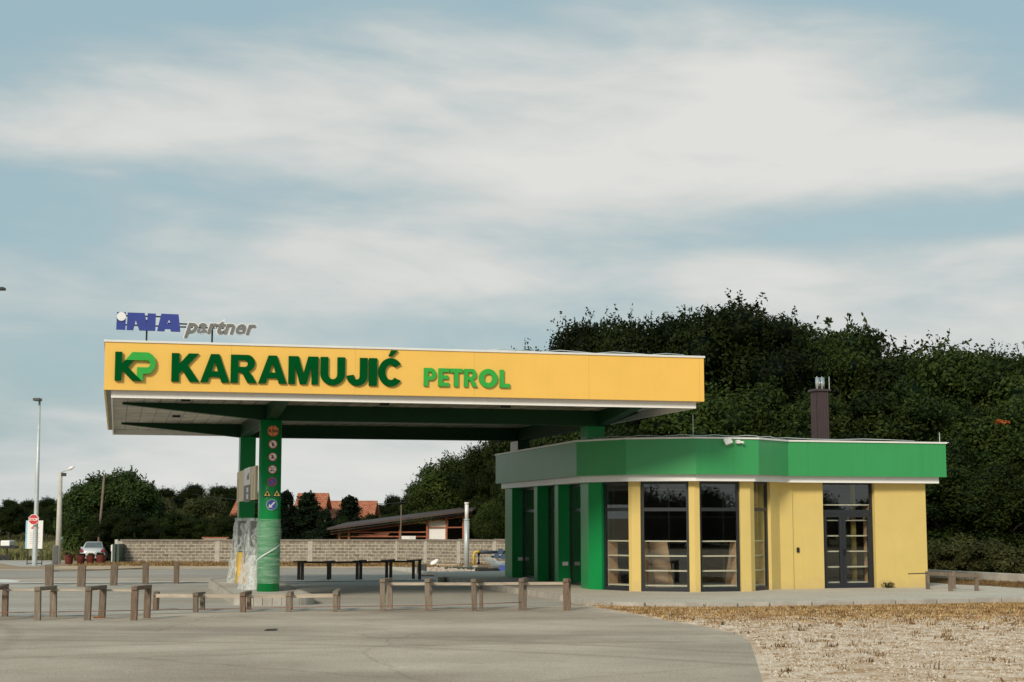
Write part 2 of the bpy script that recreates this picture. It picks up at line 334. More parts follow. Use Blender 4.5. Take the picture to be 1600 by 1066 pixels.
# ------------------------------------------------------------ GROUND
M_DIRT = ground_mat('dirt', [(.36, .25, .15), (.46, .35, .23), (.33, .21, .11)], (.25, 2.2), .6)
M_PALE = ground_mat('pale_dirt', [(.62, .45, .31), (.80, .65, .50), (.45, .27, .13)], (.7, 2.1), .8)
M_ASPH = ground_mat('asphalt', [(.46, .385, .305), (.60, .515, .42), (.52, .445, .36)], (.22, 3.), .25, dirt=(.34, .45, (.35, 1.0, 1)), crack=.32)
M_ASPH2 = ground_mat('old_asphalt', [(.33, .285, .235), (.42, .37, .31), (.36, .315, .265)], (.2, 2.), .2)
M_APRON = ground_mat('concrete_apron', [(.40, .375, .32), (.51, .475, .41), (.46, .43, .37)], (.3, 1.6), .15, dirt=(.3, .35, (.3, 2.5, 1)))
M_PAVE = ground_mat('concrete_pavement', [(.50, .445, .365), (.60, .54, .45), (.53, .475, .40)], (.5, 2.), .15)
M_FIELD = ground_mat('field', [(.16, .15, .06), (.28, .23, .11), (.18, .16, .07)], (.05, .5), .5)
sheet('ground', [(-4000, -300), (4000, -300), (4000, 6000), (-4000, 6000)], M_DIRT, 0)
sheet('field', [(-600, 118), (600, 118), (900, 900), (-900, 900)], M_FIELD, .006)
# foreground asphalt, right edge follows the curve against the pale dirt
edge = [gnd(*p) for p in ((1260, 1300), (1215, 1140), (1192, 1066), (1181, 1030), (1172, 1003), (1150, 990), (1105, 981), (1040, 970), (975, 957), (925, 948), (890, 943))]
sheet('asphalt_lot', [(-60, 2), (6, 2)] + [(p.x, p.y) for p in edge] + [(-1, 49), (-1, 78), (-60, 78)], M_ASPH, .004)
pal = [(p.x, p.y) for p in edge[1:]]
sheet('pale_dirt_ground', [(8, 2), (40, 2), (40, 42), tuple(gnd(1600, 938)[:2]), tuple(gnd(1200, 946)[:2]), tuple(gnd(980, 948)[:2])] + pal[::-1] , M_PALE, .0025)
ap = [gnd(*p) for p in ((-260, 970), (0, 964), (200, 961), (400, 956), (600, 953), (760, 950), (890, 946))]
ap2 = [gnd(*p) for p in ((760, 906), (600, 908), (330, 911), (0, 912.5), (-300, 914))]
sheet('concrete_apron', [(p.x, p.y) for p in ap] + [(3.5, 40), (3, 50), (-.5, 55)] + [(p.x, p.y) for p in ap2], M_APRON, .010)
M_LINE = mat('pale_edge_strip', (.62, .60, .54), .9, .12, 2)
q = [gnd(x, y) for x, y in ((-300, 915.5), (0, 913.5), (330, 911.2), (600, 908.6), (764, 907), (764, 905), (600, 906.6), (330, 909), (0, 911), (-300, 912.5))]
sheet('kerb_strip', [(p.x, p.y) for p in q], CONC_L, .03)
sheet('rear_asphalt', [(-60, 60), (-1.5, 60), (3, 64), (3, 72), tuple(gnd(600, 888)[:2]), tuple(gnd(300, 889)[:2]), tuple(gnd(0, 893)[:2]), (-90, 74)], M_ASPH2, .008)
q = [gnd(x, y) for x, y in ((-200, 905), (10, 906), (34, 908.5), (18, 912), (-200, 912))]
sheet('road_marking', [(p.x, p.y) for p in q], mat('marking_white', (.70, .69, .65), .8, .1), .014)
q = [gnd(x, y) for x, y in ((-700, 880), (0, 881), (30, 886), (60, 886), (125, 872), (128, 864), (70, 866), (0, 871), (-700, 866))]
sheet('road', [(p.x, p.y) for p in q], ground_mat('road_surface', [(.42, .38, .32), (.50, .46, .40), (.45, .41, .35)], (.2, 1.5), .2), .012)

# pavement round the shop: raised slab with a kerb of separate stones
ZP = -.09
kerb = [gp(x, y, ZP) for x, y in ((700, 901), (745, 909), (800, 917.5), (850, 925), (884, 931), (920, 937), (960, 940.5), (1010, 942), (1100, 942.3), (1200, 941), (1330, 938.5), (1460, 936), (1610, 933), (2100, 926))]
back = [gp(2100, 955, ZP), gp(1610, 924, ZP), gp(1450, 913, ZP)]
back = [Vector((30, 47.8, ZP)), Vector((16.3, 45.9, ZP)), Vector((14.0, 48.8, ZP)), Vector((8, 66, ZP)), Vector((-3, 60, ZP)), Vector((-2.6, 54.5, ZP))]
mb = MB(); mb.prism([(p.x, p.y) for p in kerb+back], -.8, ZP)
tag(mb.build('pavement', M_PAVE), kind='structure')
mb = MB()
path = []
for a, b in zip(kerb, kerb[1:]):
    n = max(1, round((b-a).length/1.0))
    for k in range(n): path.append((a.lerp(b, k/n), a.lerp(b, (k+1)/n)))
for a, b in path:
    d = (b-a).normalized(); nrm = Vector((d.y, -d.x, 0)); g = .012 + random.random()*.012
    j = random.uniform(-.006, .006)
    a2 = a + d*g; b2 = b - d*g
    p = [a2, b2, b2+nrm*.13, a2+nrm*.13]
    mb.prism([(v.x, v.y) for v in p][::-1], -.6, ZP+.012+j)
tag(mb.build('pavement_kerb', CONC, bev=.015), kind='structure')

# ------------------------------------------------------------ 2-D glyph helper (shapes with holes, extruded)
def arc(cx, cy, rx, ry, a0, a1, n=14):
    return [(cx+rx*math.cos(R(a0+(a1-a0)*k/n)), cy+ry*math.sin(R(a0+(a1-a0)*k/n))) for k in range(n+1)]
G = {}
G['K'] = (.98, [[(0, 0), (.27, 0), (.27, .28), (.38, .40), (.64, 0), (.98, 0), (.57, .58), (.95, 1), (.60, 1), (.27, .62), (.27, 1), (0, 1)]])
G['A'] = (1.02, [[(0, 0), (.27, 0), (.33, .19), (.69, .19), (.75, 0), (1.02, 0), (.66, 1), (.36, 1)], [(.40, .39), (.62, .39), (.51, .74)]])
G['R'] = (.92, [[(0, 0), (.26, 0), (.26, .38), (.33, .38), (.42, .33), (.60, 0), (.92, 0), (.73, .32), (.62, .43)] + arc(.58, .71, .27, .29, -75, 90) + [(0, 1)],
                [(.26, .57), (.26, .81)] + arc(.49, .69, .11, .12, 90, -90, 8)])
G['M'] = (1.10, [[(0, 0), (.24, 0), (.24, .68), (.43, 0), (.67, 0), (.86, .68), (.86, 0), (1.10, 0), (1.10, 1), (.73, 1), (.55, .36), (.37, 1), (0, 1)]])
G['U'] = (.90, [[(0, 1), (0, .40)] + arc(.45, .40, .45, .42, 180, 360) + [(.90, 1), (.62, 1), (.62, .40)] + arc(.45, .38, .17, .18, 360, 180) + [(.28, 1)]])
G['J'] = (.74, [[(.74, 1), (.47, 1), (.47, .38)] + arc(.36, .34, .11, .13, 0, -180, 8) + [(.25, .38), (0, .34)] + arc(.37, .33, .37, .35, 180, 360)])
G['I'] = (.28, [[(0, 0), (.28, 0), (.28, 1), (0, 1)]])
G['C'] = (.96, [arc(.49, .5, .49, .52, 35, 325, 26) + [(.70, .27)] + arc(.49, .5, .22, .28, -42, -318, 20) + [(.70, .70)]])
G['acute'] = (.4, [[(.40, 1.10), (.56, 1.10), (.76, 1.30), (.50, 1.30)]])
G['P'] = (.80, [[(0, 0), (.27, 0), (.27, .33), (.44, .33)] + arc(.46, .665, .33, .335, -85, 90) + [(0, 1)], [(.27, .54), (.27, .79)] + arc(.43, .665, .10, .125, 90, -90, 8)])
G['E'] = (.72, [[(0, 0), (.72, 0), (.72, .21), (.27, .21), (.27, .41), (.66, .41), (.66, .61), (.27, .61), (.27, .79), (.72, .79), (.72, 1), (0, 1)]])
G['T'] = (.80, [[(.265, 0), (.535, 0), (.535, .78), (.80, .78), (.80, 1), (0, 1), (0, .78), (.265, .78)]])
G['O'] = (1.0, [arc(.5, .5, .5, .53, 0, 350, 30), arc(.5, .5, .22, .26, 0, 346, 24)])
G['L'] = (.68, [[(0, 0), (.68, 0), (.68, .22), (.27, .22), (.27, 1), (0, 1)]])
def glyph(name, polys, m, parent, M, depth, bev=0.):
    """polys in metres in the xz plane of matrix M; extruded by depth towards -y"""
    cu = bpy.data.curves.new(name, 'CURVE'); cu.dimensions = '2D'; cu.fill_mode = 'BOTH'; cu.extrude = depth/2
    for pl in polys:
        sp = cu.splines.new('POLY'); sp.points.add(len(pl)-1); sp.use_cyclic_u = True
        for i, (x, y) in enumerate(pl): sp.points[i].co = (x, y, 0, 1)
    t = bpy.data.objects.new('tmp', cu); me = bpy.data.meshes.new_from_object(t); bpy.data.objects.remove(t)
    me.transform(M @ Matrix.Translation((0, -depth/2, 0)) @ Matrix.Rotation(math.pi/2, 4, 'X')); me.name = name
    bpy.data.curves.remove(cu)
    return link(name, me, m, parent)
def text(name, s, size, m, parent, M, depth=.01, offset=0., shear=0., align='CENTER', sp_=1.):
    cu = bpy.data.curves.new(name, 'FONT'); cu.body = s; cu.size = size; cu.extrude = depth/2; cu.offset = offset; cu.shear = shear; cu.space_character = sp_
    cu.align_x = align; cu.align_y = 'CENTER'
    t = bpy.data.objects.new('tmp', cu); me = bpy.data.meshes.new_from_object(t); bpy.data.objects.remove(t)
    me.transform(M @ Matrix.Translation((0, -depth/2, 0)) @ Matrix.Rotation(math.pi/2, 4, 'X')); me.name = name
    return link(name, me, m, parent)
T = Matrix.Translation

# ------------------------------------------------------------ CANOPY (local x = along the front, y = depth)
can = thing('filling_station_canopy', 'large flat canopy with yellow fascia and green letters over the forecourt', 'canopy', A0, TH)
L_, D_, OV = 15.232, 17.5, .173
ZB, ZC, ZT = 4.915, 5.092, 6.262
def seams(mname, base, period, off=0.):
    """sheet cladding with thin vertical joints every period metres along x or y of the face"""
    if mname in MATS: return MATS[mname]
    src = base.copy(); src.name = mname; nt = src.node_tree; N = nt.nodes; L = nt.links; b = N['Principled BSDF']
    tc = N.new('ShaderNodeTexCoord'); sp = N.new('ShaderNodeSeparateXYZ'); L.new(tc.outputs['Object'], sp.inputs[0])
    ad = N.new('ShaderNodeMath'); ad.operation = 'ADD'; L.new(sp.outputs[0], ad.inputs[0]); L.new(sp.outputs[1], ad.inputs[1])
    a2 = N.new('ShaderNodeMath'); a2.operation = 'ADD'; L.new(ad.outputs[0], a2.inputs[0]); a2.inputs[1].default_value = off
    fr = N.new('ShaderNodeMath'); fr.operation = 'PINGPONG'; L.new(a2.outputs[0], fr.inputs[0]); fr.inputs[1].default_value = period/2
    lt = N.new('ShaderNodeMath'); lt.operation = 'LESS_THAN'; L.new(fr.outputs[0], lt.inputs[0]); lt.inputs[1].default_value = .007
    old = b.inputs['Base Color'].links[0].from_socket
    mx = N.new('ShaderNodeMixRGB'); mx.blend_type = 'MULTIPLY'; L.new(lt.outputs[0], mx.inputs[0]); L.new(old, mx.inputs[1]); mx.inputs[2].default_value = (.80, .78, .76, 1)
    L.new(mx.outputs[0], b.inputs['Base Color']); MATS[mname] = src; return src
def weather(m, amt, base=0., z0=0.):
    """faint rain streaks, and splashed dirt along the foot"""
    nt = m.node_tree; N = nt.nodes; L = nt.links; b = N['Principled BSDF']; tc = N.new('ShaderNodeTexCoord'); mp = N.new('ShaderNodeMapping'); mp.inputs['Scale'].default_value = (7, 7, .35); L.new(tc.outputs['Object'], mp.inputs[0])
    n = N.new('ShaderNodeTexNoise'); n.inputs['Scale'].default_value = 1.2; n.inputs['Detail'].default_value = 7; n.inputs['Roughness'].default_value = .65; L.new(mp.outputs[0], n.inputs['Vector'])
    r = N.new('ShaderNodeValToRGB'); r.color_ramp.elements[0].position = .30; r.color_ramp.elements[1].position = .56; r.color_ramp.elements[0].color = (.62, .58, .52, 1); r.color_ramp.elements[1].color = (1, 1, 1, 1); L.new(n.outputs['Fac'], r.inputs[0])
    old = b.inputs['Base Color'].links[0].from_socket; mx = N.new('ShaderNodeMixRGB'); mx.blend_type = 'MULTIPLY'; mx.inputs[0].default_value = amt; L.new(old, mx.inputs[1]); L.new(r.outputs[0], mx.inputs[2]); last = mx.outputs[0]
    if base:
        sp_ = N.new('ShaderNodeSeparateXYZ'); L.new(tc.outputs['Object'], sp_.inputs[0]); n2 = N.new('ShaderNodeTexNoise'); n2.inputs['Scale'].default_value = 5; n2.inputs['Detail'].default_value = 8; L.new(tc.outputs['Object'], n2.inputs['Vector'])
        h_ = N.new('ShaderNodeMath'); h_.operation = 'MULTIPLY_ADD'; h_.inputs[1].default_value = -.55; L.new(n2.outputs['Fac'], h_.inputs[0]); L.new(sp_.outputs[2], h_.inputs[2])
        mr = N.new('ShaderNodeMapRange'); mr.inputs['From Min'].default_value = z0-.28; mr.inputs['From Max'].default_value = z0+.06; mr.inputs['To Min'].default_value = base; mr.inputs['To Max'].default_value = 0; L.new(h_.outputs[0], mr.inputs['Value'])
        m2 = N.new('ShaderNodeMixRGB'); L.new(mr.outputs[0], m2.inputs[0]); L.new(last, m2.inputs[1]); m2.inputs[2].default_value = (.36, .29, .20, 1); last = m2.outputs[0]
    L.new(last, b.inputs['Base Color'])
weather(YEL, .05); weather(YW, .07, .30); weather(GRN_F, .13); weather(GRN_G, .25); weather(CAPW, .12); weather(SKIRT, .08); weather(WHITE, .15)
YELS = seams('yellow_panel_seamed', YEL, 3.1, .4)
x0, x1, y0, y1 = -OV, L_+OV, -OV, D_+OV
def ring(mb, a0, a1, b0, b1, t, z0, z1):
    mb.box(a0, a1, b0, b0+t, z0, z1); mb.box(a0, a1, b1-t, b1, z0, z1)
    mb.box(a0, a0+t, b0+t, b1-t, z0, z1); mb.box(a1-t, a1, b0+t, b1-t, z0, z1); return mb
mb = MB(); ring(mb, x0, x1, y0, y1, .05, ZC, ZT); mb.build('fascia', YELS, can)
mb = MB(); ring(mb, x0-.03, x1+.03, y0-.03, y1+.03, .22, ZT, ZT+.055); mb.build('roof_trim', CAPW, can, bev=.006)
mb = MB(); ring(mb, 0, L_, 0, D_, .04, ZB, ZC+.12); mb.build('skirt', SKIRT, can)
mb = MB(); mb.box(x0+.05, x1-.05, y0+.05, y1-.05, ZT-.25, ZT-.12); mb.build('roof_deck', CONC, can)
# the narrow open gap between fascia and skirt with its little brackets
mb = MB()
for k in range(46):
    v = .2 + k*.38
    if v < D_: MB().box(-OV+.05, -.002, v, v+.05, ZC+.02, ZC+.06).build('fascia_bracket', GALV, can)
mb.b.free()
def soffit_mat():
    m = bpy.data.materials.new('soffit_panels'); m.use_nodes = True; nt = m.node_tree; N = nt.nodes; L = nt.links; b = N['Principled BSDF']
    b.inputs['Roughness'].default_value = .3
    tc = N.new('ShaderNodeTexCoord'); br = N.new('ShaderNodeTexBrick'); br.offset = 0.; br.inputs['Scale'].default_value = 1
    br.inputs['Brick Width'].default_value = .42; br.inputs['Row Height'].default_value = 2.9; br.inputs['Mortar Size'].default_value = .016
    br.inputs['Color1'].default_value = (.36, .34, .30, 1); br.inputs['Color2'].default_value = (.50, .47, .41, 1); br.inputs['Mortar'].default_value = (.05, .05, .045, 1)
    L.new(tc.outputs['Object'], br.inputs['Vector'])
    n = N.new('ShaderNodeTexNoise'); n.inputs['Scale'].default_value = 1.6; n.inputs['Detail'].default_value = 7; n.inputs['Distortion'].default_value = 1.5; L.new(tc.outputs['Object'], n.inputs['Vector'])
    r = N.new('ShaderNodeValToRGB'); r.color_ramp.elements[0].color = (.45, .43, .38, 1); r.color_ramp.elements[1].color = (1.25, 1.2, 1.12, 1); r.color_ramp.elements[0].position = .38; r.color_ramp.elements[1].position = .62
    L.new(n.outputs['Fac'], r.inputs[0]); mx = N.new('ShaderNodeMixRGB'); mx.blend_type = 'MULTIPLY'; mx.inputs[0].default_value = .8
    L.new(br.outputs['Color'], mx.inputs[1]); L.new(r.outputs[0], mx.inputs[2]); L.new(mx.outputs[0], b.inputs['Base Color'])
    bp = N.new('ShaderNodeBump'); bp.inputs['Strength'].default_value = .3; bp.inputs['Distance'].default_value = .02; L.new(n.outputs['Fac'], bp.inputs['Height']); L.new(bp.outputs[0], b.inputs['Normal'])
    return m
SOFF = soffit_mat()
ZS = ZC
mb = MB(); mb.box(.04, L_-.04, .04, D_-.04, ZS, ZS+.05); mb.build('soffit', SOFF, can)
# beams: straight between the columns, tapering on the overhangs
UC = (4.28, 13.85); VC = (4.08, 13.3); ZBM = 4.66
def taper(mb, ax, c, a, b, za, zb, w=.30):      # ax 0: runs along x at y=c; bottom goes from za (at a) to zb (at b)
    def P(t, s_, z): return (t, c+s_, z) if ax == 0 else (c+s_, t, z)
    lo, hi = (a, b) if a < b else (b, a); zl, zh = (za, zb) if a < b else (zb, za)
    s1, s2 = (-w/2, w/2) if ax == 0 else (w/2, -w/2)
    mb.hull8([P(lo, s1, zl), P(hi, s1, zh), P(hi, s2, zh), P(lo, s2, zl), P(lo, s1, ZS-.002), P(hi, s1, ZS-.002), P(hi, s2, ZS-.002), P(lo, s2, ZS-.002)])
for v, ZBM in zip(VC, (4.66, 4.655)):
    mb = MB(); taper(mb, 0, v, UC[0]+.15, UC[1]-.15, ZBM, ZBM); mb.build('beam', GRN_D, can)
    mb = MB(); taper(mb, 0, v, UC[0]-.15, .28, ZBM, ZS-.05); mb.build('beam', GRN_D, can)
    mb = MB(); taper(mb, 0, v, UC[1]+.15, L_-.3, ZBM, ZS-.05); mb.build('beam', GRN_D, can)
ZBM = 4.66
for u in UC:
    mb = MB(); taper(mb, 1, u, VC[0]+.15, VC[1]-.15, ZBM+.003, 4.663); mb.build('beam', GRN_D, can)
    mb = MB(); taper(mb, 1, u, VC[0]-.15, .06, ZBM+.003, ZS-.06); mb.build('beam', GRN_D, can)
    mb = MB(); taper(mb, 1, u, VC[1]+.15, D_-.3, 4.663, ZS-.05); mb.build('beam', GRN_D, can)
# light strips between soffit bays (joint covers)
mb = MB()
for v in (2.0, 7.2, 10.2, 15.6): mb.box(.3, L_-.3, v, v+.06, ZS-.012, ZS-.002)
mb.build('soffit_joint', SKIRT, can)
mb = MB()
for u in (1.6, 6.9, 9.7): 
    for v in (.75, 5.4, 12.6): mb.box(u-.16, u+.16, v-.16, v+.16, ZS-.05, ZS-.001)
for k, (u, v) in enumerate([(1.9, 2.6), (7.2, 2.6), (10.6, 2.6), (1.9, 9.2), (7.2, 9.2), (10.6, 9.2), (1.9, 15.6), (7.2, 15.6)]):
    MB().box(u-.12, u+.12, v-.12, v+.12, ZS-.055, ZS-.002).build('ceiling_lamp', BLK, can)
mb.b.free()
# columns: the first has a rounded nose
def column(u0, u1, v0, v1, z0, nose, m, ztop):
    if nose: uc = (u0+u1)/2; hw = (u1-u0)/2; pts = arc(uc, v0+.28, hw, .28, 180, 360, 16) + arc(uc, v1-.28, hw, .28, 0, 180, 16)
    else: pts = [(u0, v0), (u1, v0), (u1, v1), (u0, v1)]
    mb = MB(); mb.prism(pts, z0, ztop); o = mb.build('column', m, can)
    if nose:
        for p in o.data.polygons: p.use_smooth = abs(p.normal.z) < .5
    return o
CV = VC[0]-.36                      # nose of the round column
col = column(UC[0]-.30, UC[0]+.30, CV, CV+.76, -.2, True, GRN_C, 4.67)
col['label'] = 'rounded green column carrying the round traffic stickers'
column(4.14, 4.65, 13.05, 13.7, -.3, False, GRN_C, 4.67)
column(13.53, 14.05, 4.34, 5.10, 3.9, False, GRN_C, 4.67)
column(13.68, 14.10, 13.05, 14.1, 3.9, False, GRN_D, 4.67)
MB().box(13.665, 13.678, 13.06, 14.09, 3.9, 4.65).build('column_lit_side', SKIRT, can)  # pale plate puts the light on the column's left face into colour
# fascia letters
yF = -OV - .005
def lettering(spec, m, dep, h0, zb0, zslope=0.):
    for ch, px0, px1, zb in spec:
        u0, u1 = u_on(px0, -OV-.05, 575), u_on(px1, -OV-.05, 575)
        w, pl = G[ch]; sx = (u1-u0)/w
        P = [[(x*sx, y*h0) for x, y in p] for p in pl]
        glyph('letter', P, m, can, T((u0, yF, zb)), dep)
        if ch == 'C':
            P = [[(x*sx, y*h0) for x, y in p] for p in G['acute'][1]]
            glyph('letter_accent', P, m, can, T((u0, yF, zb)), dep)
zK = 5.325
lettering([('K', 268, 311.7, zK), ('A', 313.3, 358.3, zK), ('R', 360.6, 401.3, zK), ('A', 403.8, 448, zK), ('M', 450.9, 497.2, zK), ('U', 500.9, 539.2, zK),
           ('J', 542, 574.2, zK), ('I', 576.6, 589.2, zK), ('C', 591.4, 629, zK)], LET_D, .065, .700, zK)
lettering([('P', 662.5, 681.7, 5.345), ('E', 685.2, 701.8, 5.345), ('T', 703, 722.9, 5.345), ('R', 725.3, 745.9, 5.345), ('O', 748.4, 777.3, 5.345), ('L', 781, 796.6, 5.345)], LET_L, .06, .465, 5.345)
# the two-letter emblem
ua, ub = u_on(179.6, -OV-.05, 570), u_on(243, -OV-.05, 570); sw = (ub-ua)/178; sh = .70/106
def E_(p): return [(x*sw, (106-y)*sh) for x, y in p]
glyph('emblem_letter', [E_([(0, 0), (30, 0), (30, 43), (44, 31), (82, 31), (57, 56), (118, 106), (77, 106), (30, 66), (30, 106), (0, 106)])], LET_D, can, T((ua, yF, 5.32)), .09)
glyph('emblem_letter', [E_([(75, 0), (140, 0)] + [(138+40*math.cos(a), 40-40*math.sin(a)) for a in [R(90-180*k/16) for k in range(17)]] +
      [(124, 80), (124, 106), (118.5, 106), (97, 88.5), (97, 56), (140, 56)] + [(141+13*math.cos(a), 43-13*math.sin(a)) for a in [R(-90+180*k/8) for k in range(9)]] + [(46, 30)])], LET_L, can, T((ua, yF-.01, 5.32)), .09)
# stickers on the rounded column
KS = 1.02
xc, yc = UC[0]+.03, CV-.005
def disc(r, n=28):
    r *= KS; return [(r*math.cos(2*math.pi*k/n), r*math.sin(2*math.pi*k/n)) for k in range(n)]
def zpx(y, v=3.7): # height of photo row y on the column nose
    Y = (A0 + U*xc + V*v).y; d = ray(424, y); return H + d.z*Y/d.y
def sticker(y, r, ground, label):
    o = glyph('round_sign', [disc(r)], ground, col, T((xc, yc, zpx(y))), .02); o['label'] = label; return o
def on(par, polys, m, y, dep=.008, name='pictogram', lift=.021, dx=0.): return glyph(name, polys, m, par, T((xc+dx, yc-lift, zpx(y))), dep)
def bar(a, l, w, cx=0, cy=0):
    c, s = math.cos(R(a)), math.sin(R(a)); return [(cx+x*c-y*s, cy+x*s+y*c) for x, y in ((-l/2, -w/2), (l/2, -w/2), (l/2, w/2), (-l/2, w/2))]
s0 = sticker(673.5, .150, RED, 'orange round height limit sticker reading 4.5m, topmost on the column'); on(s0, [disc(.138)], ORANGE, 673.5)
text('lettering', '4.5m', .135, BLK, s0, T((xc, yc-.03, zpx(673.5))), .006, offset=.004)
on(s0, [[(-.03, .125), (.03, .125), (0, .09)]], BLK, 673.5, lift=.03); on(s0, [[(-.03, -.125), (0, -.09), (.03, -.125)]], BLK, 673.5, lift=.03)
pics = [(694.2, 'white round prohibition sticker with an upright pictogram, highest of the three', [[(-.02, -.06), (.02, -.06), (.025, .02), (0, .05), (-.03, .02)]]),
        (714, 'white round prohibition sticker with a bent pictogram, middle of the three', [[(-.05, -.03), (-.01, -.06), (.03, 0), (.0, .05), (-.04, .04), (-.01, .0)]]),
        (733.6, 'white round prohibition sticker with a low pictogram, lowest of the three', [[(-.06, -.05), (-.01, -.055), (0, -.03), (-.05, -.01)], [(.02, .03), (.06, .04), (.05, .055), (.02, .05)]])]
for y, lb, pg in pics:
    s_ = sticker(y, .118, RED, lb); on(s_, [disc(.098)], WHITE, y); on(s_, pg, BLK, y, lift=.029); on(s_, [bar(-45, .19, .016)], RED, y, lift=.036)
s_ = sticker(753, .125, RED, 'blue and red no parking sticker below the white ones'); on(s_, [disc(.102)], BLUE, 753); on(s_, [bar(-45, .21, .022)], RED, 753, lift=.03)
for dx, lb in ((-.13, 'yellow warning triangle sticker, left of the pair'), (.13, 'yellow warning triangle sticker, right of the pair')):
    t_ = glyph('warning_sign', [[(-.12, -.09), (.12, -.09), (0, .11)]], BLK, col, T((xc+dx, yc+.015, zpx(771))), .02); t_['label'] = lb
    glyph('pictogram', [[(-.088, -.07), (.088, -.07), (0, .08)]], SYEL, t_, T((xc+dx, yc-.006, zpx(771))), .006)
    glyph('pictogram', [[(-.02, -.055), (.02, -.055), (.03, -.02), (0, .035), (-.03, -.01)]], BLK, t_, T((xc+dx, yc-.013, zpx(771))), .006)
s_ = sticker(788.8, .145, WHITE, 'blue round sticker with a white arrow pointing down left'); on(s_, [disc(.135)], BLUE, 788.8)
on(s_, [[(-.088, -.075), (.02, -.075), (-.012, -.043), (.085, .055), (.058, .083), (-.04, -.014), (-.075, .02)]], WHITE, 788.8, lift=.03)
# stretch film left on the foot of that column
FILM_C = film_mat('column_film', .10, .42, 3.0, (.5, .5, 9), (.55, .75, .62)); FILM = film_mat('wrinkled_film', .22, .72, 3.2, (2.2, 2.2, 1.2), (.74, .79, .78), .9)
mb = MB(); prev = None; z = .22
prof = arc(UC[0], CV+.28, .305, .28, 180, 360, 16) + arc(UC[0], CV+.48, .305, .28, 0, 180, 16); n = len(prof)
while z < 2.02:
    ringp = []
    for i_, (px_, py_) in enumerate(prof):
        dv = Vector((px_-UC[0], (py_-CV-.38)*.8, 0)).normalized()*(.022 + .010*math.sin(z*9) + .006*math.sin(z*31+i_) + .005*math.sin(i_*1.3+z*5))
        ringp.append(mb._v((px_+dv.x, py_+dv.y, z)))
    if prev:
        for i in range(n): f = mb.b.faces.new((prev[i], prev[(i+1) % n], ringp[(i+1) % n], ringp[i])); f.smooth = True
    prev = ringp; z += .06
mb.build('plastic_film', FILM_C, col, fix=True)
mb = MB()
for i in range(14):
    t0, t1 = R(195+i*10), R(195+(i+1)*10); za, zb = .80+i*.036, .80+(i+1)*.036
    P = lambda t, z: (UC[0]+.352*math.cos(t), CV+.38+.445*math.sin(t), z)
    mb.quad(P(t0, za), P(t1, zb), P(t1, zb+.03), P(t0, za+.045))
mb.build('film_strap', mat('film_white', (.68, .74, .70), .3, .1), col)
# lightning conductor on the roof edge
mb = MB(); pts = [(L_-.3-i*.5, .05+.05*math.sin(i*1.7), ZT+.10+.03*math.sin(i*2.1)) for i in range(12)]; mb.tube(pts, .012, 6); mb.build('lightning_wire', GALV, can)
# solar/roof laths behind the right edge of the roof
# ------------------------------------------------------------ ROOF SIGN
rs = thing('roof_sign', 'blue and grey letters on a thin black frame standing on the canopy roof', 'roof sign', uvp(0, .35, ZT+.055), TH)
Yv = .35
def ux(x): return u_on(x, Yv, 505)
def zz(x, y):
    d = ray(x, y); t_u = ux(x); P = A0+U*t_u+V*Yv; return H + d.z*P.y/d.y - (ZT+.055)
MB().box(ux(229.6)-.022, ux(229.6)+.022, -.0, .045, 0, .58).build('post', BLK, rs)
MB().box(ux(332)-.022, ux(332)+.022, -.0, .045, 0, .42).build('post', BLK, rs)
for (xa, ya, xb, yb) in ((188, 493.5, 262, 495.5), (186, 507.5, 262, 510.5), (262, 505.5, 296, 507), (262, 510.6, 350, 513.2)):
    mb = MB(); mb.beam((ux(xa), -.02, zz(xa, ya)), (ux(xb), -.02, zz(xb, yb)), .03, .035); mb.build('crossbar', BLK, rs)
zb = zz(182, 515.8); hh = zz(182, 488.5)-zb
# each letter its own raised block; x in photo columns
def sgl(name, polys, m, y=-.03, dep=.07):
    P = [[(ux(x), zb + (515.8-yy)/27.3*hh) for x, yy in p] for p in polys]   # yy already corrected for slope
    return glyph(name, P, m, rs, T((0, y, 0)), dep)
def cor(p): return [(x, y-(x-182)*.0225) for x, y in p]
sgl('letter', [cor([(182.3, 488.4), (196.5, 488.6), (196.3, 516), (181.8, 515.6)])], NAVY)
sgl('letter', [cor([(199, 489), (225.5, 489.6), (229.3, 506), (230.4, 490.0), (243.2, 490.4), (243, 517.4), (218, 516.8), (212, 501), (208.5, 516.4), (198, 516.2)])], NAVY)
sgl('letter', [cor([(251.5, 490.4), (278.5, 491.2), (282, 518.6), (267.3, 518.2), (266.2, 514.5), (258.4, 514.3), (257, 518), (245.5, 517.6)]),
               cor([(264.2, 499.5), (260.8, 506), (266.6, 506.2)])], NAVY)
glyph('letter_dot', [disc(.108)], WHITE, rs, T((ux(189.4), -.105, zb + (515.8-495.3)/27.3*hh)), .03)
mid = (ux(288)+ux(399))/2
Mp = T((mid-.02, -.04, zz(343, 512))) @ Matrix.Rotation(0, 4, 'Y')
text('lettering_backing', 'partner', .515, WHITE, rs, Mp, .03, offset=.036, shear=.30, sp_=1.08)
text('lettering', 'partner', .515, GREYL, rs, T((0, -.035, 0)) @ Mp, .03, offset=.011, shear=.30, sp_=1.08)
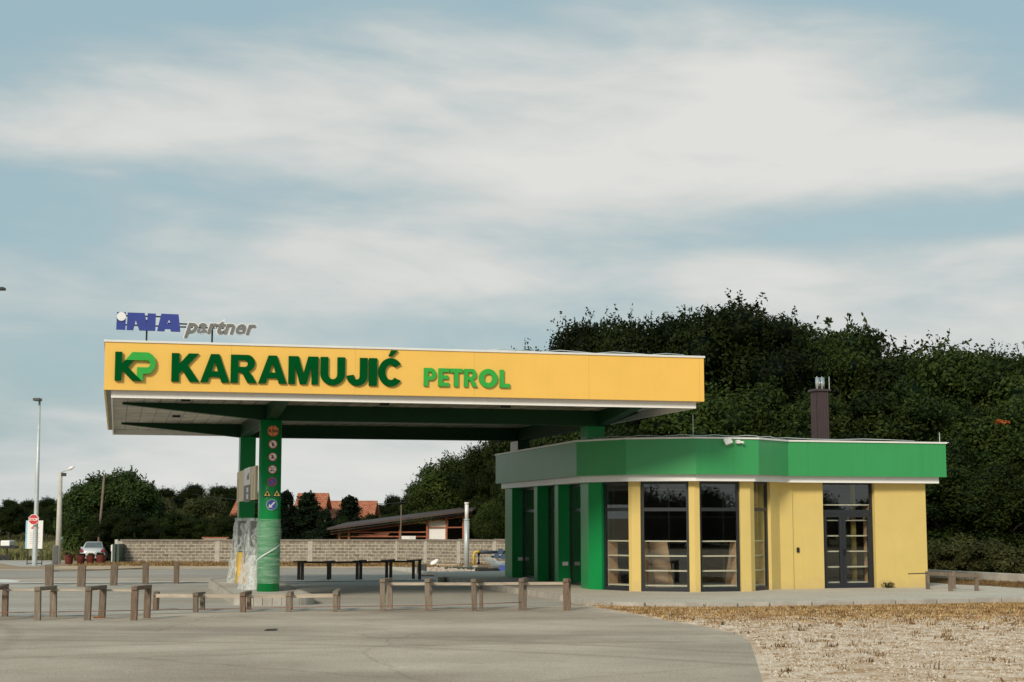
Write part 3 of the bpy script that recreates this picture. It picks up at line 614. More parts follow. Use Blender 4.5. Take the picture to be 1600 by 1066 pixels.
# ------------------------------------------------------------ PUMP ISLAND, PUMPS, BOARD
isl = thing('pump_island', 'raised concrete island with rounded ends under the canopy', 'island', uvp(4.45, 8., gz(46)), TH)
def rrect(a0, a1, b0, b1, r):
    return arc(a1-r, b0+r, r, r, -90, 0, 6) + arc(a1-r, b1-r, r, r, 0, 90, 6) + arc(a0+r, b1-r, r, r, 90, 180, 6) + arc(a0+r, b0+r, r, r, 180, 270, 6)
OFI = (4.45, 8., gz(46)); ZI = 0.
mb = MB(OFI); mb.prism(rrect(3.28, 5.12, .85, 13.2, .8), -.9, ZI); mb.build('island_slab', CONC_L, isl)
mb = MB(OFI); po = rrect(3.15, 5.25, .72, 13.33, .93); nn = len(po)
for i in range(nn):
    a, b = Vector(po[i]), Vector(po[(i+1) % nn]); l = (b-a).length; k = max(1, round(l/.8)); d = (b-a)/k; ia, ib = Vector(rrect(3.285, 5.115, .855, 13.195, .795)[i]), Vector(rrect(3.285, 5.115, .855, 13.195, .795)[(i+1) % nn])
    for j in range(k):
        g = .012
        p0, p1 = a.lerp(b, (j+g)/k), a.lerp(b, (j+1-g)/k); q0, q1 = ia.lerp(ib, (j+g)/k), ia.lerp(ib, (j+1-g)/k)
        mb.prism([p0, p1, q1, q0], -.9, ZI+.012)
mb.build('kerb', CONC, isl, bev=.02)
def pump(v0, label, yellow):
    t = thing('fuel_pump', label, 'fuel pump', uvp(4.12, v0, ZI), TH, 'wrapped fuel pumps on the island')
    MB().box(-.27, .27, -.55, .55, 0, .95).build('cabinet', SYEL if yellow else WHITE, t, bev=.02)
    MB().box(-.25, .25, -.5, .5, .95, 1.12).build('recess', BLK, t)
    MB().box(-.29, .29, -.58, .58, 1.12, 1.9).build('head', mat('pump_grey', (.16, .17, .16), .5, .2), t, bev=.03)
    if yellow: MB().box(-.13, .13, -.80, -.56, .0, .72).build('yellow_panel', mat('deep_yellow', (.70, .33, .02), .5, .06), t, bev=.01)
    for s in (-1, 1):
        mb = MB(); mb.tube([(s*.30, .2, 1.7), (s*.36, .25, 1.2), (s*.37, .15, .7), (s*.33, .1, 1.0)], .02, 6); mb.build('hose', BLK, t)
    # loose film, tight at the head, flaring at the foot
    mb = MB(); n = 56; prev = None; ph = v0
    for j in range(34):
        z = .01 + j*.06; f = 1 - z/2.05; fl = .34 + .20*f**1.5; fv = .60 + .18*f**1.5
        if z > 1.85: fl *= .93; fv *= .95
        rg = []
        for i in range(n):
            t_ = 2*math.pi*i/n; c, s = math.cos(t_), math.sin(t_); e = 3.2
            rx = fl*(abs(c)**(2/e))*(1 if c > 0 else -1); ry = fv*(abs(s)**(2/e))*(1 if s > 0 else -1)
            w = 1 + .045*math.sin(9*t_+3*math.sin(z*5+ph)) + .04*math.sin(17*t_+z*6+ph*2)*f + .03*math.sin(z*22+5*t_)
            rg.append(mb._v((rx*w, ry*w, z)))
        if prev:
            for i in range(n):
                if yellow and .02 < z < .98 and 37 <= i <= 46: continue
                fc = mb.b.faces.new((prev[i], prev[(i+1) % n], rg[(i+1) % n], rg[i])); fc.smooth = True
        prev = rg
    mb.b.faces.new(prev); mb.build('plastic_wrap', FILM, t)
pump(9.95, 'fuel pump wrapped in plastic film with its yellow panel showing', True)
pump(5.45, 'fuel pump fully wrapped in plastic film right behind the rounded column', False)
bd = thing('sign_board', 'long yellowish board hung between the two left canopy columns above the pumps', 'sign board', uvp(4.08, 9., 2.5), TH)
BY = mat('faded_board', (.78, .60, .36), .5, .10, 1.5, stretch=(1, 3, .4)); OB = (4.08, 9., 2.5)
UB = 3.93
va, vb = 4.6, v_on(369.3, 3.93)
for a, b in ((va, v_on(390.5, UB)), (v_on(381, UB), vb)):
    MB(OB).box(UB, UB+.07, a, b, 2.50, 3.44).build('panel', BY, bd)
a, b = v_on(390.5, UB)+.004, v_on(381, UB)-.004
MB(OB).box(UB-.015, UB+.07, a, b, 2.95, 3.455).build('white_panel', WHITE, bd); MB(OB).box(UB-.015, UB+.07, a, b, 2.46, 2.946).build('grey_panel', mat('panel_grey', (.10, .10, .10), .5, .1), bd)
mb = MB(OB)
for k in range(5): mb.box(UB-.022, UB-.016, a+.35+k*.16, a+.45+k*.16, 3.10, 3.30 - .02*k)
mb.build('lettering', GREYL, bd)
mb = MB(OB)
for z in (2.54, 2.73): mb.box(UB-.022, UB-.016, a+.5, a+1.1, z, z+.14)
mb.build('price_window', WHITE, bd)
mb = MB(OB)
for v in (5.3, 6.4, 10.6, 11.3): mb.box(UB-.006, UB-.0005, v, v+.05, 2.54, 3.2)
mb.build('panel_joint', mat('joint_brown', (.35, .24, .11), .6, .1), bd)

# ------------------------------------------------------------ SHOP
OS = (18., 9., ZP)
shop = thing('station_shop', 'single storey shop with green fascia, yellow walls and faceted glazed corner', 'shop', uvp(*OS), TH)
FP = [(13.38, 15.1), (13.3, 4.75), (14.22, 2.98), (15.98, 1.99), (17.88, 1.99), (19.25, 3.0), (24.45, 3.08), (24.45, 15.1)]   # fascia outline, anticlockwise
def inset(poly, d):
    n = len(poly); out = []
    for i in range(n):
        p0, p1, p2 = Vector(poly[i-1]), Vector(poly[i]), Vector(poly[(i+1) % n])
        a = (p1-p0).normalized(); b = (p2-p1).normalized(); na = Vector((-a.y, a.x)); nb = Vector((-b.y, b.x))
        k = (na+nb); k /= max(.3, 1+na.dot(nb)); out.append(tuple(p1 + k*d))
    return out
ZF0, ZF1 = 3.211, 4.215
def face_wall(mb, p, q, z0, z1, t):           # wall slab between plan points p,q with thickness t inwards
    p, q = Vector(p), Vector(q); d = (q-p).normalized(); n_ = Vector((-d.y, d.x))*t
    mb.prism([p, q, q+n_, p+n_], z0, z1)
FPI = inset(FP, .06)
fm = [GRN_G, GRN_F, GRN_F, GRN_F, GRN_F, GRN_F, GRN_F, GRN_F]
GS = seams('green_seamed', GRN_F, 1.9, .3); GGS = seams('grey_green_seamed', GRN_G, 1.5, .2)
for i in range(8):
    mb = MB(OS); j = (i+1) % 8; mb.prism([FP[i], FP[j], FPI[j], FPI[i]], ZF0, ZF1)
    mb.build('fascia_panel', GGS if i == 0 else GS, shop)
FT = inset(FP, -.035); FTI = inset(FP, .25)
mb = MB(OS)
for i in range(8): j = (i+1) % 8; mb.prism([FT[i], FT[j], FTI[j], FTI[i]], ZF1, ZF1+.05)
mb.build('roof_trim', CAPW, shop)
MB(OS).prism(inset(FP, .07), 3.9, 4.0).build('roof', CONC, shop)
SK = inset(FP, .17); SKI = inset(FP, .21)
mb = MB(OS)
for i in range(8): j = (i+1) % 8; mb.prism([SK[i], SK[j], SKI[j], SKI[i]], 3.025, 3.30)
mb.build('skirt', SKIRT, shop)
MB(OS).prism(inset(FP, .22), 3.04, 3.10).build('soffit', CAPW, shop)
# plan of the wall line
W0, W1, W2, W3, W4, W5, W6 = (13.7, 15.0), (13.7, 4.88), (14.52, 3.35), (16.10, 2.46), (17.80, 2.46), (19.18, 3.52), (24.0, 3.52)
WT = 3.04
def along(p, q, x):    # fraction of segment where it crosses photo column x (measured plan position)
    p, q = uvp(*p), uvp(*q); d = ray(x, 850); a = d.x/d.y
    return (a*p.y - p.x)/((q.x-p.x) - a*(q.y-p.y))
def lerp(p, q, f): return (p[0]+(q[0]-p[0])*f, p[1]+(q[1]-p[1])*f)
def pier(name, pts, m, label=None):
    o = MB(OS).prism(pts, ZP-.05, WT).build(name, m, shop, bev=.008)
    if label: o['label'] = label
    return o
def nin(p, q, t):
    d = (Vector(q)-Vector(p)).normalized(); return Vector((-d.y, d.x))*t
# corner pier, green
f = along(W1, W2, 939.8); e = lerp(W1, W2, f); n1 = nin(W1, W2, .32)
pier('pier', [W1, e, (e[0]+n1.x, e[1]+n1.y), (W1[0]+.32, W1[1]+.25), (W1[0]+.32, 5.68), (W1[0], 5.68)], GRN_C, 'bright green corner pier')
# yellow piers on the facet corners
def cpier(P0, P1, P2, xa, xb):
    a = lerp(P0, P1, along(P0, P1, xa)); b = lerp(P1, P2, along(P1, P2, xb)); na, nb = nin(P0, P1, .32), nin(P1, P2, .32)
    c = ((P1[0]+(na.x+nb.x)/1.93), (P1[1]+(na.y+nb.y)/1.93))
    pier('pier', [a, P1, b, (b[0]+nb.x, b[1]+nb.y), c, (a[0]+na.x, a[1]+na.y)], YW); return a, b
a2, b2 = cpier(W1, W2, W3, 982.3, 1001)
a3, b3 = cpier(W2, W3, W4, 1076.8, 1094.2)
a4, b4 = cpier(W3, W4, W5, 1158, 1179.5)
a5 = lerp(W4, W5, along(W4, W5, 1205))
n4 = nin(W4, W5, .32)
bump_u = W5[0] + .42
pier('wall', [a5, W5, (bump_u-.003, W5[1]), (bump_u-.003, W5[1]+.3), (a5[0]+n4.x, a5[1]+n4.y)], YW)
dA, dB = W5[0]+1.62, 0
dA = u_on(1286, 3.58); dB = u_on(1367, 3.58)
pier('wall', [(bump_u, W5[1]+.05), (dA, W5[1]+.05), (dA, W5[1]+.35), (bump_u, W5[1]+.35)], YW)
pier('wall', [(dB, W5[1]+.05), (W6[0], W5[1]+.05), (W6[0], 14.9), (W6[0]-.3, 14.9), (W6[0]-.3, W5[1]+.35), (dB, W5[1]+.35)], YW)
# left side piers (under the canopy)
vL = [(13.70, 14.95, 13.97), (13.70, 11.03, 10.60), (13.70, 8.53, 8.10)]
for (u_, va_, vb_), dk in zip(vL, (0, 1, 2)):
    pier('pier', [(13.7, vb_), (14.2, vb_), (14.2, va_), (13.7, va_)], GRN_C if dk else GRN_C)
pier('wall', [(13.7, 14.96), (23.6, 14.96), (23.6, 15.0), (13.7, 15.0)][::-1][::-1], YW)
# glazing
def window(P, Q, name='window', trans=2.27, lefthinge=False, mull=None, recess=.10, label=None):
    P, Q = Vector(P), Vector(Q); d = (Q-P); l = d.length; d.normalize(); ang = math.atan2(d.y, d.x); n_ = Vector((-d.y, d.x))
    M = T(Vector((P.x+n_.x*recess, P.y+n_.y*recess, ZP)) - Vector(OS)) @ Matrix.Rotation(ang, 4, 'Z')
    fw = .085
    z1 = WT-ZP
    mb = MB(); 
    for (x0_, x1_, z0_, z1_) in ((0, l, 0, .11), (0, l, z1-.09, z1), (0, fw, .11, z1-.09), (l-fw, l, .11, z1-.09), (fw, l-fw, trans, trans+.10)):
        mb.box(x0_, x1_, 0, .07, z0_, z1_)
    if mull:
        for x_ in mull: mb.box(x_-.04, x_+.04, .002, .068, .11, z1-.09)
    for v in mb.b.verts: v.co = M @ v.co
    o = mb.build(name, FRAME, shop)
    for z0_, z1_ in ((.11, trans), (trans+.10, z1-.09)):
        mb = MB(); mb.box(fw, l-fw, .03, .036, z0_, z1_)
        for v in mb.b.verts: v.co = M @ v.co
        mb.build('pane', GLASS, o)
    if label: o['label'] = label
    return o
window(e, a2, label='narrow window beside the green corner pier'); window(b2, a3, label='wide window reflecting the treeline'); window(b3, a4, label='window between the two right yellow piers'); window(b4, a5, label='narrow window at the right end of the faceted corner')
window((13.98, 13.97), (13.98, 11.03)); window((13.98, 10.60), (13.98, 8.53), name='entrance_door'); window((13.98, 8.10), (13.98, 5.68))
# double glass door
def gdoor():
    l = dB-dA; v = W5[1]+.22; z1 = WT-ZP; X0 = dA-OS[0]; Y0 = v-OS[1]
    mb = MB()
    for (a, b, c, d) in ((0, l, 0, .03), (0, l, z1-.06, z1), (0, .07, .03, z1-.06), (l-.07, l, .03, z1-.06), (.07, l-.07, 2.20, 2.32)): mb.box(X0+a, X0+b, Y0, Y0+.08, c, d)
    fr = mb.build('door_frame', FRAME, shop)
    mb = MB(); mb.box(X0+.07, X0+l-.07, Y0+.03, Y0+.036, 2.32, z1-.06); mb.build('pane', GLASS, fr)
    m_ = l*.41
    for a, b in ((.075, m_-.003), (m_+.003, l-.075)):
        mb = MB()
        for (p, q_, c, d) in ((a, b, .035, .15), (a, b, 2.10, 2.195), (a, a+.10, .15, 2.10), (b-.10, b, .15, 2.10)): mb.box(X0+p, X0+q_, Y0-.01, Y0+.06, c, d)
        lf = mb.build('door_leaf', FRAME, shop)
        mb = MB(); mb.box(X0+a+.10, X0+b-.10, Y0+.02, Y0+.026, .15, 2.10); mb.build('pane', GLASS, lf)
        if a > .1:
            mb = MB(); mb.box(X0+a+.03, X0+a+.06, Y0-.05, Y0-.01, .95, 1.15); mb.box(X0+a+.03, X0+a+.17, Y0-.07, Y0-.05, 1.06, 1.085); mb.build('handle', BLK, lf)
gdoor()
MB(OS).box(bump_u+.12, bump_u+.19, W5[1]-.0, W5[1]+.05, .98, 1.12).build('wall_box', BLK, shop)
# sockets low on the dark piers
MB(OS).box(13.76, 14.05, 10.575, 10.597, .42, .50); 
for (u_, v_) in ((14.0, 13.97), (13.92, 8.10)):
    MB(OS).box(u_-.09, u_+.09, v_-.03, v_-.002, .50, .62).build('socket', WHITE, shop)
# camera and floodlight on the fascia
def facept(x, y, seg=3, out=0.):
    i = seg; p, q = FP[i], FP[i+1]; f_ = along(p, q, x); r_ = lerp(p, q, f_); P = uvp(*r_); d = ray(x, y); z = H + d.z*P.y/d.y; n_ = nin(p, q, -out); return Vector((r_[0]+n_.x, r_[1]+n_.y, z)) - Vector(OS)
p = facept(1138, 690, 3, .10); mb = MB(); mb.box(-.11, .11, -.04, .04, -.09, .09, T(p) @ Matrix.Rotation(R(-18), 4, 'Y') @ Matrix.Rotation(R(-25), 4, 'X')); mb.box(-.02, .02, 0, .1, -.02, .04, T(p)); mb.build('floodlight', CAPW, shop, bev=.01)
p = facept(1154, 690.5, 3, .06); mb = MB(); mb.box(-.055, .055, -.05, .05, -.05, .05, T(p)); mb.tube([p+Vector((.06, -.02, -.01)), p+Vector((.15, -.1, -.03))], .035, 10); mb.build('security_camera', CAPW, shop)
# roof conductor and rods
pts = []
for i in range(1, 6):
    for k in range(6): r_ = lerp(inset(FP, .12)[i], inset(FP, .12)[i+1], k/6); pts.append(Vector((r_[0], r_[1], ZF1+.10+.02*math.sin(len(pts)*1.9)))-Vector(OS))
MB().tube(pts, .012, 6).build('lightning_wire', GALV, shop)
def rod(x, y0, y1, v):
    u_ = u_on(x, v, 680); P = uvp(u_, v); z = lambda yy: H + ray(x, yy).z*P.y/ray(x, yy).y
    b_ = Vector((u_, v, ZF1-.2))-Vector(OS); MB().tube([b_, b_+Vector((0, 0, z(y0)-ZF1+.2))], .012, 6).build('lightning_rod', GALV, shop)
    MB().box(b_.x-.3, b_.x+.3, b_.y-.02, b_.y+.02, ZF1+.06-OS[2], ZF1+.075-OS[2]).build('rod_foot', CAPW, shop)
rod(1083, 648, 684, 2.6); rod(1468, 676, 690, 3.6)
# chimney
cu_, cv_ = u_on(1281, 8., 640), 8.
z_top = H + ray(1281, 609).z*uvp(cu_, cv_).y/ray(1281, 609).y
CH = mat('brown_cladding', (.060, .040, .042), .5, .08, 1)
mb = MB(OS); w = .225; n = 7
poly = []
for s_ in range(4):
    for k in range(n):
        for (o_, i_) in ((k/n, 0), ((k+.5)/n, 0), ((k+.5)/n, .02), ((k+1)/n, .02)):
            x_, y_ = -w+2*w*o_, -w+i_
            for _ in range(s_): x_, y_ = -y_, x_
            poly.append((cu_+x_, cv_+y_))
mb.prism(poly, 3.9, z_top-.06); chm = mb.build('chimney', CH, shop)
MB(OS).box(cu_-.285, cu_+.285, cv_-.285, cv_+.285, z_top-.06, z_top).build('chimney_cap', CH, chm)
for dx in (-.085, .085): MB(OS).tube([(cu_+dx, cv_-.05, z_top), (cu_+dx, cv_-.05, z_top+.40)], .075, 14).build('flue', mat('stainless', (.62, .62, .60), .25, .1, metal=.9), chm)
mb = MB(OS)
for dx in (-.18, 0, .26): mb.beam((cu_+dx, cv_-.2, z_top), (cu_+dx, cv_-.2, z_top+.42), .02)
mb.build('flue_stay', GALV, chm)
# interior shell
MB(OS).prism(inset([W0, W1, W2, W3, W4, W5, W6, (24.0, 14.9)], .35), ZP, ZP+.02).build('floor', mat('floor_tiles', (.20, .19, .17), .4, .1), shop)
MB(OS).box(14.3, 23.6, 9.6, 9.7, ZP+.02, 3.03).build('partition', INT, shop)
MB(OS).box(19.3, 19.38, 3.9, 9.6, ZP+.02, 3.03).build('partition', INT, shop)
MB(OS).box(19.5, 23.5, 6.2, 6.3, ZP+.02, 3.03).build('partition', INT, shop)
def refl_post(x, v, w_, m):  # added posts stand in for column reflections seen in the glass
    u_ = u_on(x, v); MB(OS).box(u_-w_/2, u_+w_/2, v, v+w_, ZP+.03, 3.02).build('reflection_post', m, shop)
for va_, vb_ in ((5.95, 7.1), (11.6, 12.6)): MB(OS).box(14.30, 14.34, va_, vb_, ZP+.03, 3.0).build('inner_panel', INT_L, shop)
refl_post(948, 5.3, .12, INT_L); refl_post(1194, 4.6, .16, INT_L); refl_post(1187, 4.9, .10, YW); refl_post(1334, 4.9, .12, YW)
# dark ceiling grid and counter inside
mb = MB(OS)
for k in range(5): mb.box(15+k*.9, 15.03+k*.9, 6.5, 6.55, .02, 2.9)
for z in (1.2, 2.0, 2.85): mb.box(14.6, 19.2, 6.48, 6.53, z, z+.03)
mb.build('rear_racking', mat('racking_grey', (.16, .16, .155), .6, .1), shop)
# shelving units behind the windows
def shelving(P, Q, label, hgt=1.40, rows=4, back=.20, trim=0.06):
    P, Q = Vector(P), Vector(Q); d = Q-P; l = d.length-2*trim; d.normalize(); n_ = Vector((-d.y, d.x)); o_ = P + d*trim + n_*back
    t = thing('shelving_unit', label, 'shelves', uvp(o_.x, o_.y, ZP+.02), TH + math.atan2(d.y, d.x), 'shelving units behind the shop glass')
    for x_ in (0, l-.02): MB().box(x_, x_+.02, .003, .40, 0, hgt).build('side_panel', PLY, t); 
    for x_ in (-.001, l-.021): MB().box(x_, x_+.022, -.006, .002, 0, hgt).build('edge_strip', BEECH, t)
    for k in range(rows):
        z = .12 + k*(hgt-.14)/(rows-1); MB().box(.021, l-.021, 0, .40, z, z+.035).build('shelf', BEECH, t)
    return t
shelving(e, a2, 'short beech shelving unit behind the window next to the green pier')
shelving(b2, a3, 'short beech shelving unit behind the wide reflecting window')
shelving(b3, a4, 'short beech shelving unit behind the window right of the wide one')
shelving(b4, a5, 'short beech shelving unit behind the last narrow window')
shelving((dA, W5[1]+.35), (dB, W5[1]+.35), 'tall beech shelving unit behind the double glass door', 2.45, 6, .0, .02)
def board(x, v, w_, h_, lean, label, yaw=0.):
    u_ = u_on(x, v); t = MB().box(-w_/2, w_/2, 0, .02, 0, h_).build('wooden_board', PLY); tag(t, label, 'board', 'boards stored inside the shop')
    t.location = uvp(u_, v, ZP+.02); t.rotation_euler = (R(-12), R(lean), TH+yaw)
board(1038, 4.0, .55, 1.42, -4, 'pale plywood board leaning inside the wide shop window')
board(1012, 4.1, .4, 1.35, 3, 'darker plywood board left of the pale one inside the wide shop window')
board(1145, 4.3, .6, 1.4, 14, 'tilted plywood board inside the window right of the wide one')
board(962, 4.9, .4, 1.3, -8, 'brown plywood board inside the window next to the green pier')
print('shop done')

# ------------------------------------------------------------ BARRIERS of weathered timber
def post_px(x0_, x1_, ytop, ybot, dz=0.):
    g = gnd((x0_+x1_)/2, ybot); s_ = F/math.cos(PITCH)/g.y; w_ = (x1_-x0_)/s_
    top = at((x0_+x1_)/2, ytop, g.y).z; return g, w_, top - g.z
GRP = 'timber trestles of the low barrier'
def trestle(near, far, label, board=True, m=WOOD, cat='trestle', lean=0.):
    g0, w0, h0 = post_px(*near); t = thing('timber_trestle', label, cat, g0, 0, GRP)
    g1, w1, h1 = post_px(*far) if far else (None, 0, 0)
    m = random.choice(WOODS) if m is WOOD else m; t.rotation_euler = (R(random.uniform(-1, 1)), R(random.uniform(-1.5, 1.5)), R(random.uniform(-3, 3)))
    w = max(.075, min(.14, w0)); j = random.uniform(-.015, .015)
    MB().box(-w/2, w/2, 0, .11, -.12, h0 - (.085 if (far and board) else 0)).build('post', m, t, bev=.008)
    if far:
        r = g1-g0; w1 = max(.075, min(.14, w1))
        mb = MB(); mb.box(r.x-w1/2, r.x+w1/2, r.y, r.y+.10, r.z-.12, r.z+h1-.085); o = mb.build('post', m, t, bev=.008)
        if board:
            mb = MB(); d = Vector((r.x, r.y, 0)).normalized(); p = Vector((0, .055, h0-.043))-d*.08; q_ = Vector((r.x, r.y+.05, r.z+h1-.043))+d*.08
            mb.beam(p, q_, .12, .082); mb.build('top_board', m, t, bev=.008)
    return t
rowA = [((-17, -8, 918, 970), (8, 17, 914, 964), 'low timber trestle cut off by the left edge of the picture'),
        ((53, 62, 917, 970), (80, 90, 914, 965), 'low timber trestle in front, second from the left edge'),
        ((130.5, 140, 917, 970), (153, 163, 914, 966), 'low timber trestle in front, third from the left edge'),
        ((203, 213, 916, 970), (226, 236, 914, 966.5), 'pale timber trestle in front, rightmost of the wide ones at left')]
for n_, f_, lb in rowA: trestle(n_, f_, lb)
trestle((238, 244.5, 926, 955), (241, 248, 925, 953), 'small crooked trestle tucked behind the wide pale one')
trestle((301, 308.5, 926, 957.5), (310, 317, 924, 954.5), 'short trestle standing left of the pump island')
trestle((374.5, 383, 926, 957.5), (383.5, 390, 924, 954.5), 'short trestle in front of the wrapped pumps')
trestle((446, 454, 926, 956.5), (455, 460, 923.5, 953.5), 'short trestle just right of the rounded green column')
trestle((520, 526.5, 924, 956.5), (527, 533, 921.5, 953), 'short trestle halfway between green column and tall trestles')
trestle((593.5, 601.5, 904.5, 955.5), (603, 612, 904, 952), 'tall trestle, leftmost of those in front of the open apron')
trestle((664, 672, 904.5, 955.5), (672.5, 679, 904, 952.5), 'tall trestle, second of those in front of the open apron')
trestle((737, 745, 904.5, 955.5), (745.5, 751, 904, 952.5), 'tall trestle, third of those in front of the open apron')
trestle((810, 818.5, 904, 954), (814, 820.5, 903.5, 952), 'slim upright trestle left of the shop corner pier')
trestle((880, 890, 904, 954.5), (884, 891.5, 903.5, 952.5), 'slim upright trestle at the end of the barrier by the kerb')
for a, lb in zip(((70, 82, 883.5, 916), (120, 132, 883.5, 917.5), (171.5, 182, 881.5, 915.5), (222, 231, 881, 913.5), (271, 279, 880, 912.5)),
    ('stout dark post at the left end of the rear left row', 'stout dark post second in the rear left row', 'stout brown post in the middle of the rear left row', 'brown post fourth in the rear left row', 'slim post at the right end of the rear left row')):
    g, w_, h_ = post_px(*a); o = MB().box(-w_/2, w_/2, 0, .2, -.1, h_).build('timber_post', WOOD, bev=.012); o.location = g; o.rotation_euler = (0, R(random.uniform(-1.5, 1.5)), R(8)); tag(o, lb, 'post', 'timber posts of the rear left row')
rowC = [((463.5, 469, 876.5, 906), (469.5, 475, 876, 907), 0), ((510, 515.5, 877, 907), (513, 521, 876, 905), 1), ((555, 561, 876, 907), (563, 570, 875, 906), 2), ((600, 606, 875, 905), (608, 613, 874, 907), 3), ((641, 646, 875, 905), (650, 656, 874, 907), 4)]
lbs = ['dark splayed trestle under the canopy, nearest the green column', 'dark splayed trestle under the canopy, second from the green column', 'dark splayed trestle under the canopy, middle one of five', 'dark trestle under the canopy, second from the rubble heap', 'dark leaning trestle under the canopy, nearest the rubble heap']
lean = [(-2, 0), (-1, 7), (0, 11), (-4, 0), (9, 9)]
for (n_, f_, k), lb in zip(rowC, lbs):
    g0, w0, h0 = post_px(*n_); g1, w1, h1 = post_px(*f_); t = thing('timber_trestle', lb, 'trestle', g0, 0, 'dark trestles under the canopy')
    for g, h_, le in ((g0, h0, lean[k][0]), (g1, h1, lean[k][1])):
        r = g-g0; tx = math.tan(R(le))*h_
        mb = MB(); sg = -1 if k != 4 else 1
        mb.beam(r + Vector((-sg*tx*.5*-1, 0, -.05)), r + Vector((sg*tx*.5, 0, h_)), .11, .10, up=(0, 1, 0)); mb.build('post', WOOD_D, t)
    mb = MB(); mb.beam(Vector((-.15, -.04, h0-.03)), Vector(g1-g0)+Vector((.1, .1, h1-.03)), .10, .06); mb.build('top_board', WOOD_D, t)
def rail(pts, w_, h_, m, name, label, cat, sag=0.):
    P = [at(x, y, gnd(x, yg).y) for x, y, yg in pts]; mb = MB(P[0])
    for a, b in zip(P, P[1:]): mb.beam(a, b, w_, h_)
    o = mb.build(name, m); o.location = P[0]; return tag(o, label, cat)
rail([(-60, 921.5, 965), (60, 922, 965), (136, 922, 965), (209, 922.5, 965)], .05, .045, RAILW, 'rail', 'pale rail along the wide front trestles at left', 'rail')
rail([(244, 931, 955), (305, 931, 955.5), (378, 931.5, 955.5), (450, 931.5, 955), (523, 930.5, 955)], .05, .085, RAILW, 'rail', 'pale rail linking the short trestles before the green column', 'rail')
rail([(604, 912.5, 953.5), (672, 912.5, 953.5), (745, 912.5, 953), (815, 911.8, 952.5), (885, 911.5, 952.5)], .05, .065, RAILW, 'rail', 'pale rail linking the tall trestles before the open apron', 'rail')
rail([(76, 892.5, 915), (126, 891.5, 916), (176, 890, 914.5), (226, 888, 912.8)], .04, .035, WOOD, 'rail', 'thin rail along the rear left row of stout posts', 'rail')
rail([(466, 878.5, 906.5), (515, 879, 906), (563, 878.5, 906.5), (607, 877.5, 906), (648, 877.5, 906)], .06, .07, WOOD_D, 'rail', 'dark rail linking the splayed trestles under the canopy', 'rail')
def tape(pts, label):
    P = [at(x, y, gnd(x, yg).y-.02) for x, y, yg in pts]; mb = MB(P[0]); mb.tube(P, .009, 5); o = mb.build('barrier_string', mat('red_string', (.24, .11, .08), .7, .2)); o.location = P[0]; tag(o, label, 'string')
tape([(-60, 958, 967), (60, 956.5, 967), (136, 955.5, 967), (209, 954, 967)], 'thin red string low along the wide front trestles')
tape([(209, 954, 965), (305, 951.8, 957), (378, 950.5, 957), (450, 949.5, 957), (523, 948, 957), (597, 947, 956), (668, 946, 956), (741, 944, 956), (815, 941, 955)], 'thin red string low along the short and tall trestles')
# trestle bench right of the shop
t = thing('timber_barrier', 'grey timber barrier frame standing right of the shop wall', 'barrier', gp(1486, 923, ZP))
o0 = t.location.copy()
for x_, yb in ((1450.5, 921), (1486, 924), (1491, 920.5), (1527, 923.5)):
    g = gp(x_, yb, ZP)-o0; MB().box(g.x-.05, g.x+.05, g.y, g.y+.1, 0, .52).build('post', WOOD, t, bev=.006)
for a, b in (((1449, 896, 921), (1492, 898, 920.5)), ((1484, 898, 924), (1529, 900, 923.5)),):
    P, Q = at(a[0], a[1], gp(a[0], a[2], ZP).y+.05)-o0, at(b[0], b[1], gp(b[0], b[2], ZP).y+.05)-o0; mb = MB(); mb.beam(P, Q, .12, .11); mb.build('top_board', WOOD, t, bev=.006)
P, Q = at(1419, 896.8, 44.9)-o0, at(1450, 895.8, 44.9)-o0; mb = MB(); mb.beam(P, Q, .03, .03); mb.build('loose_lath', WOOD_D, t)

# low concrete wall on the right with its dry strip
a, b, c = gp(1440, 889.8, .16), gp(1600, 897.3, .16), gp(2100, 921, .16)
mb = MB(a); 
for p, q_ in ((a, b), (b, c)):
    d = (q_-p).normalized(); n_ = Vector((-d.y, d.x, 0))*.2; mb.prism([p, q_-d*.01, q_-d*.01+n_, p+n_], -.8, .16)
o = mb.build('low_wall', CONC, bev=.02); o.location = a; tag(o, 'low grey concrete wall right of the shop before the bushes', 'wall')

# ------------------------------------------------------------ BLOCK WALL
GRPW = 'bays of the concrete block wall'
wl = thing('block_wall', 'long grey concrete block wall with piers behind the forecourt', 'wall', (0, 100, gz(100)))
K_ = [(188, 101.0), (340, 100.5), (485, 99.5), (619, 98.8), (665, 96.5), (717, 94.0), (773, 91.6), (835, 89)]
Wp = [Vector((at(x, 850, Y).x, Y, 0)) for x, Y in K_]
for i, (p, q_) in enumerate(zip(Wp, Wp[1:])):
    d = (q_-p); l = d.length; an = math.atan2(d.y, d.x); z0 = gz((p.y+q_.y)/2); hw = 1.40
    mb = MB(); mb.box(0, l, 0, .2, -.5, hw); o = mb.build('wall_bay', BLOCK, wl); o.location = Vector((p.x, p.y, z0))-wl.location; o.rotation_euler = (0, 0, an)
    mb = MB(); mb.box(-.0, l-.004, -.06, .26, hw+.001, hw+.11); o2 = mb.build('coping', mat('old_coping', (.22, .185, .15), .9, .25, 3), wl, bev=.01); o2.location = o.location; o2.rotation_euler = o.rotation_euler
    mb = MB(); mb.box(-.16, .16, -.035, .235, -.5, hw-.002); o3 = mb.build('pier', CONC, wl); o3.location = o.location; o3.rotation_euler = o.rotation_euler
    if i == 0:
        mb = MB(); mb.box(-.36, -.17, -.035, .235, -.5, hw+.1); o3 = mb.build('end_pier', CONC_L, wl); o3.location = o.location; o3.rotation_euler = o.rotation_euler
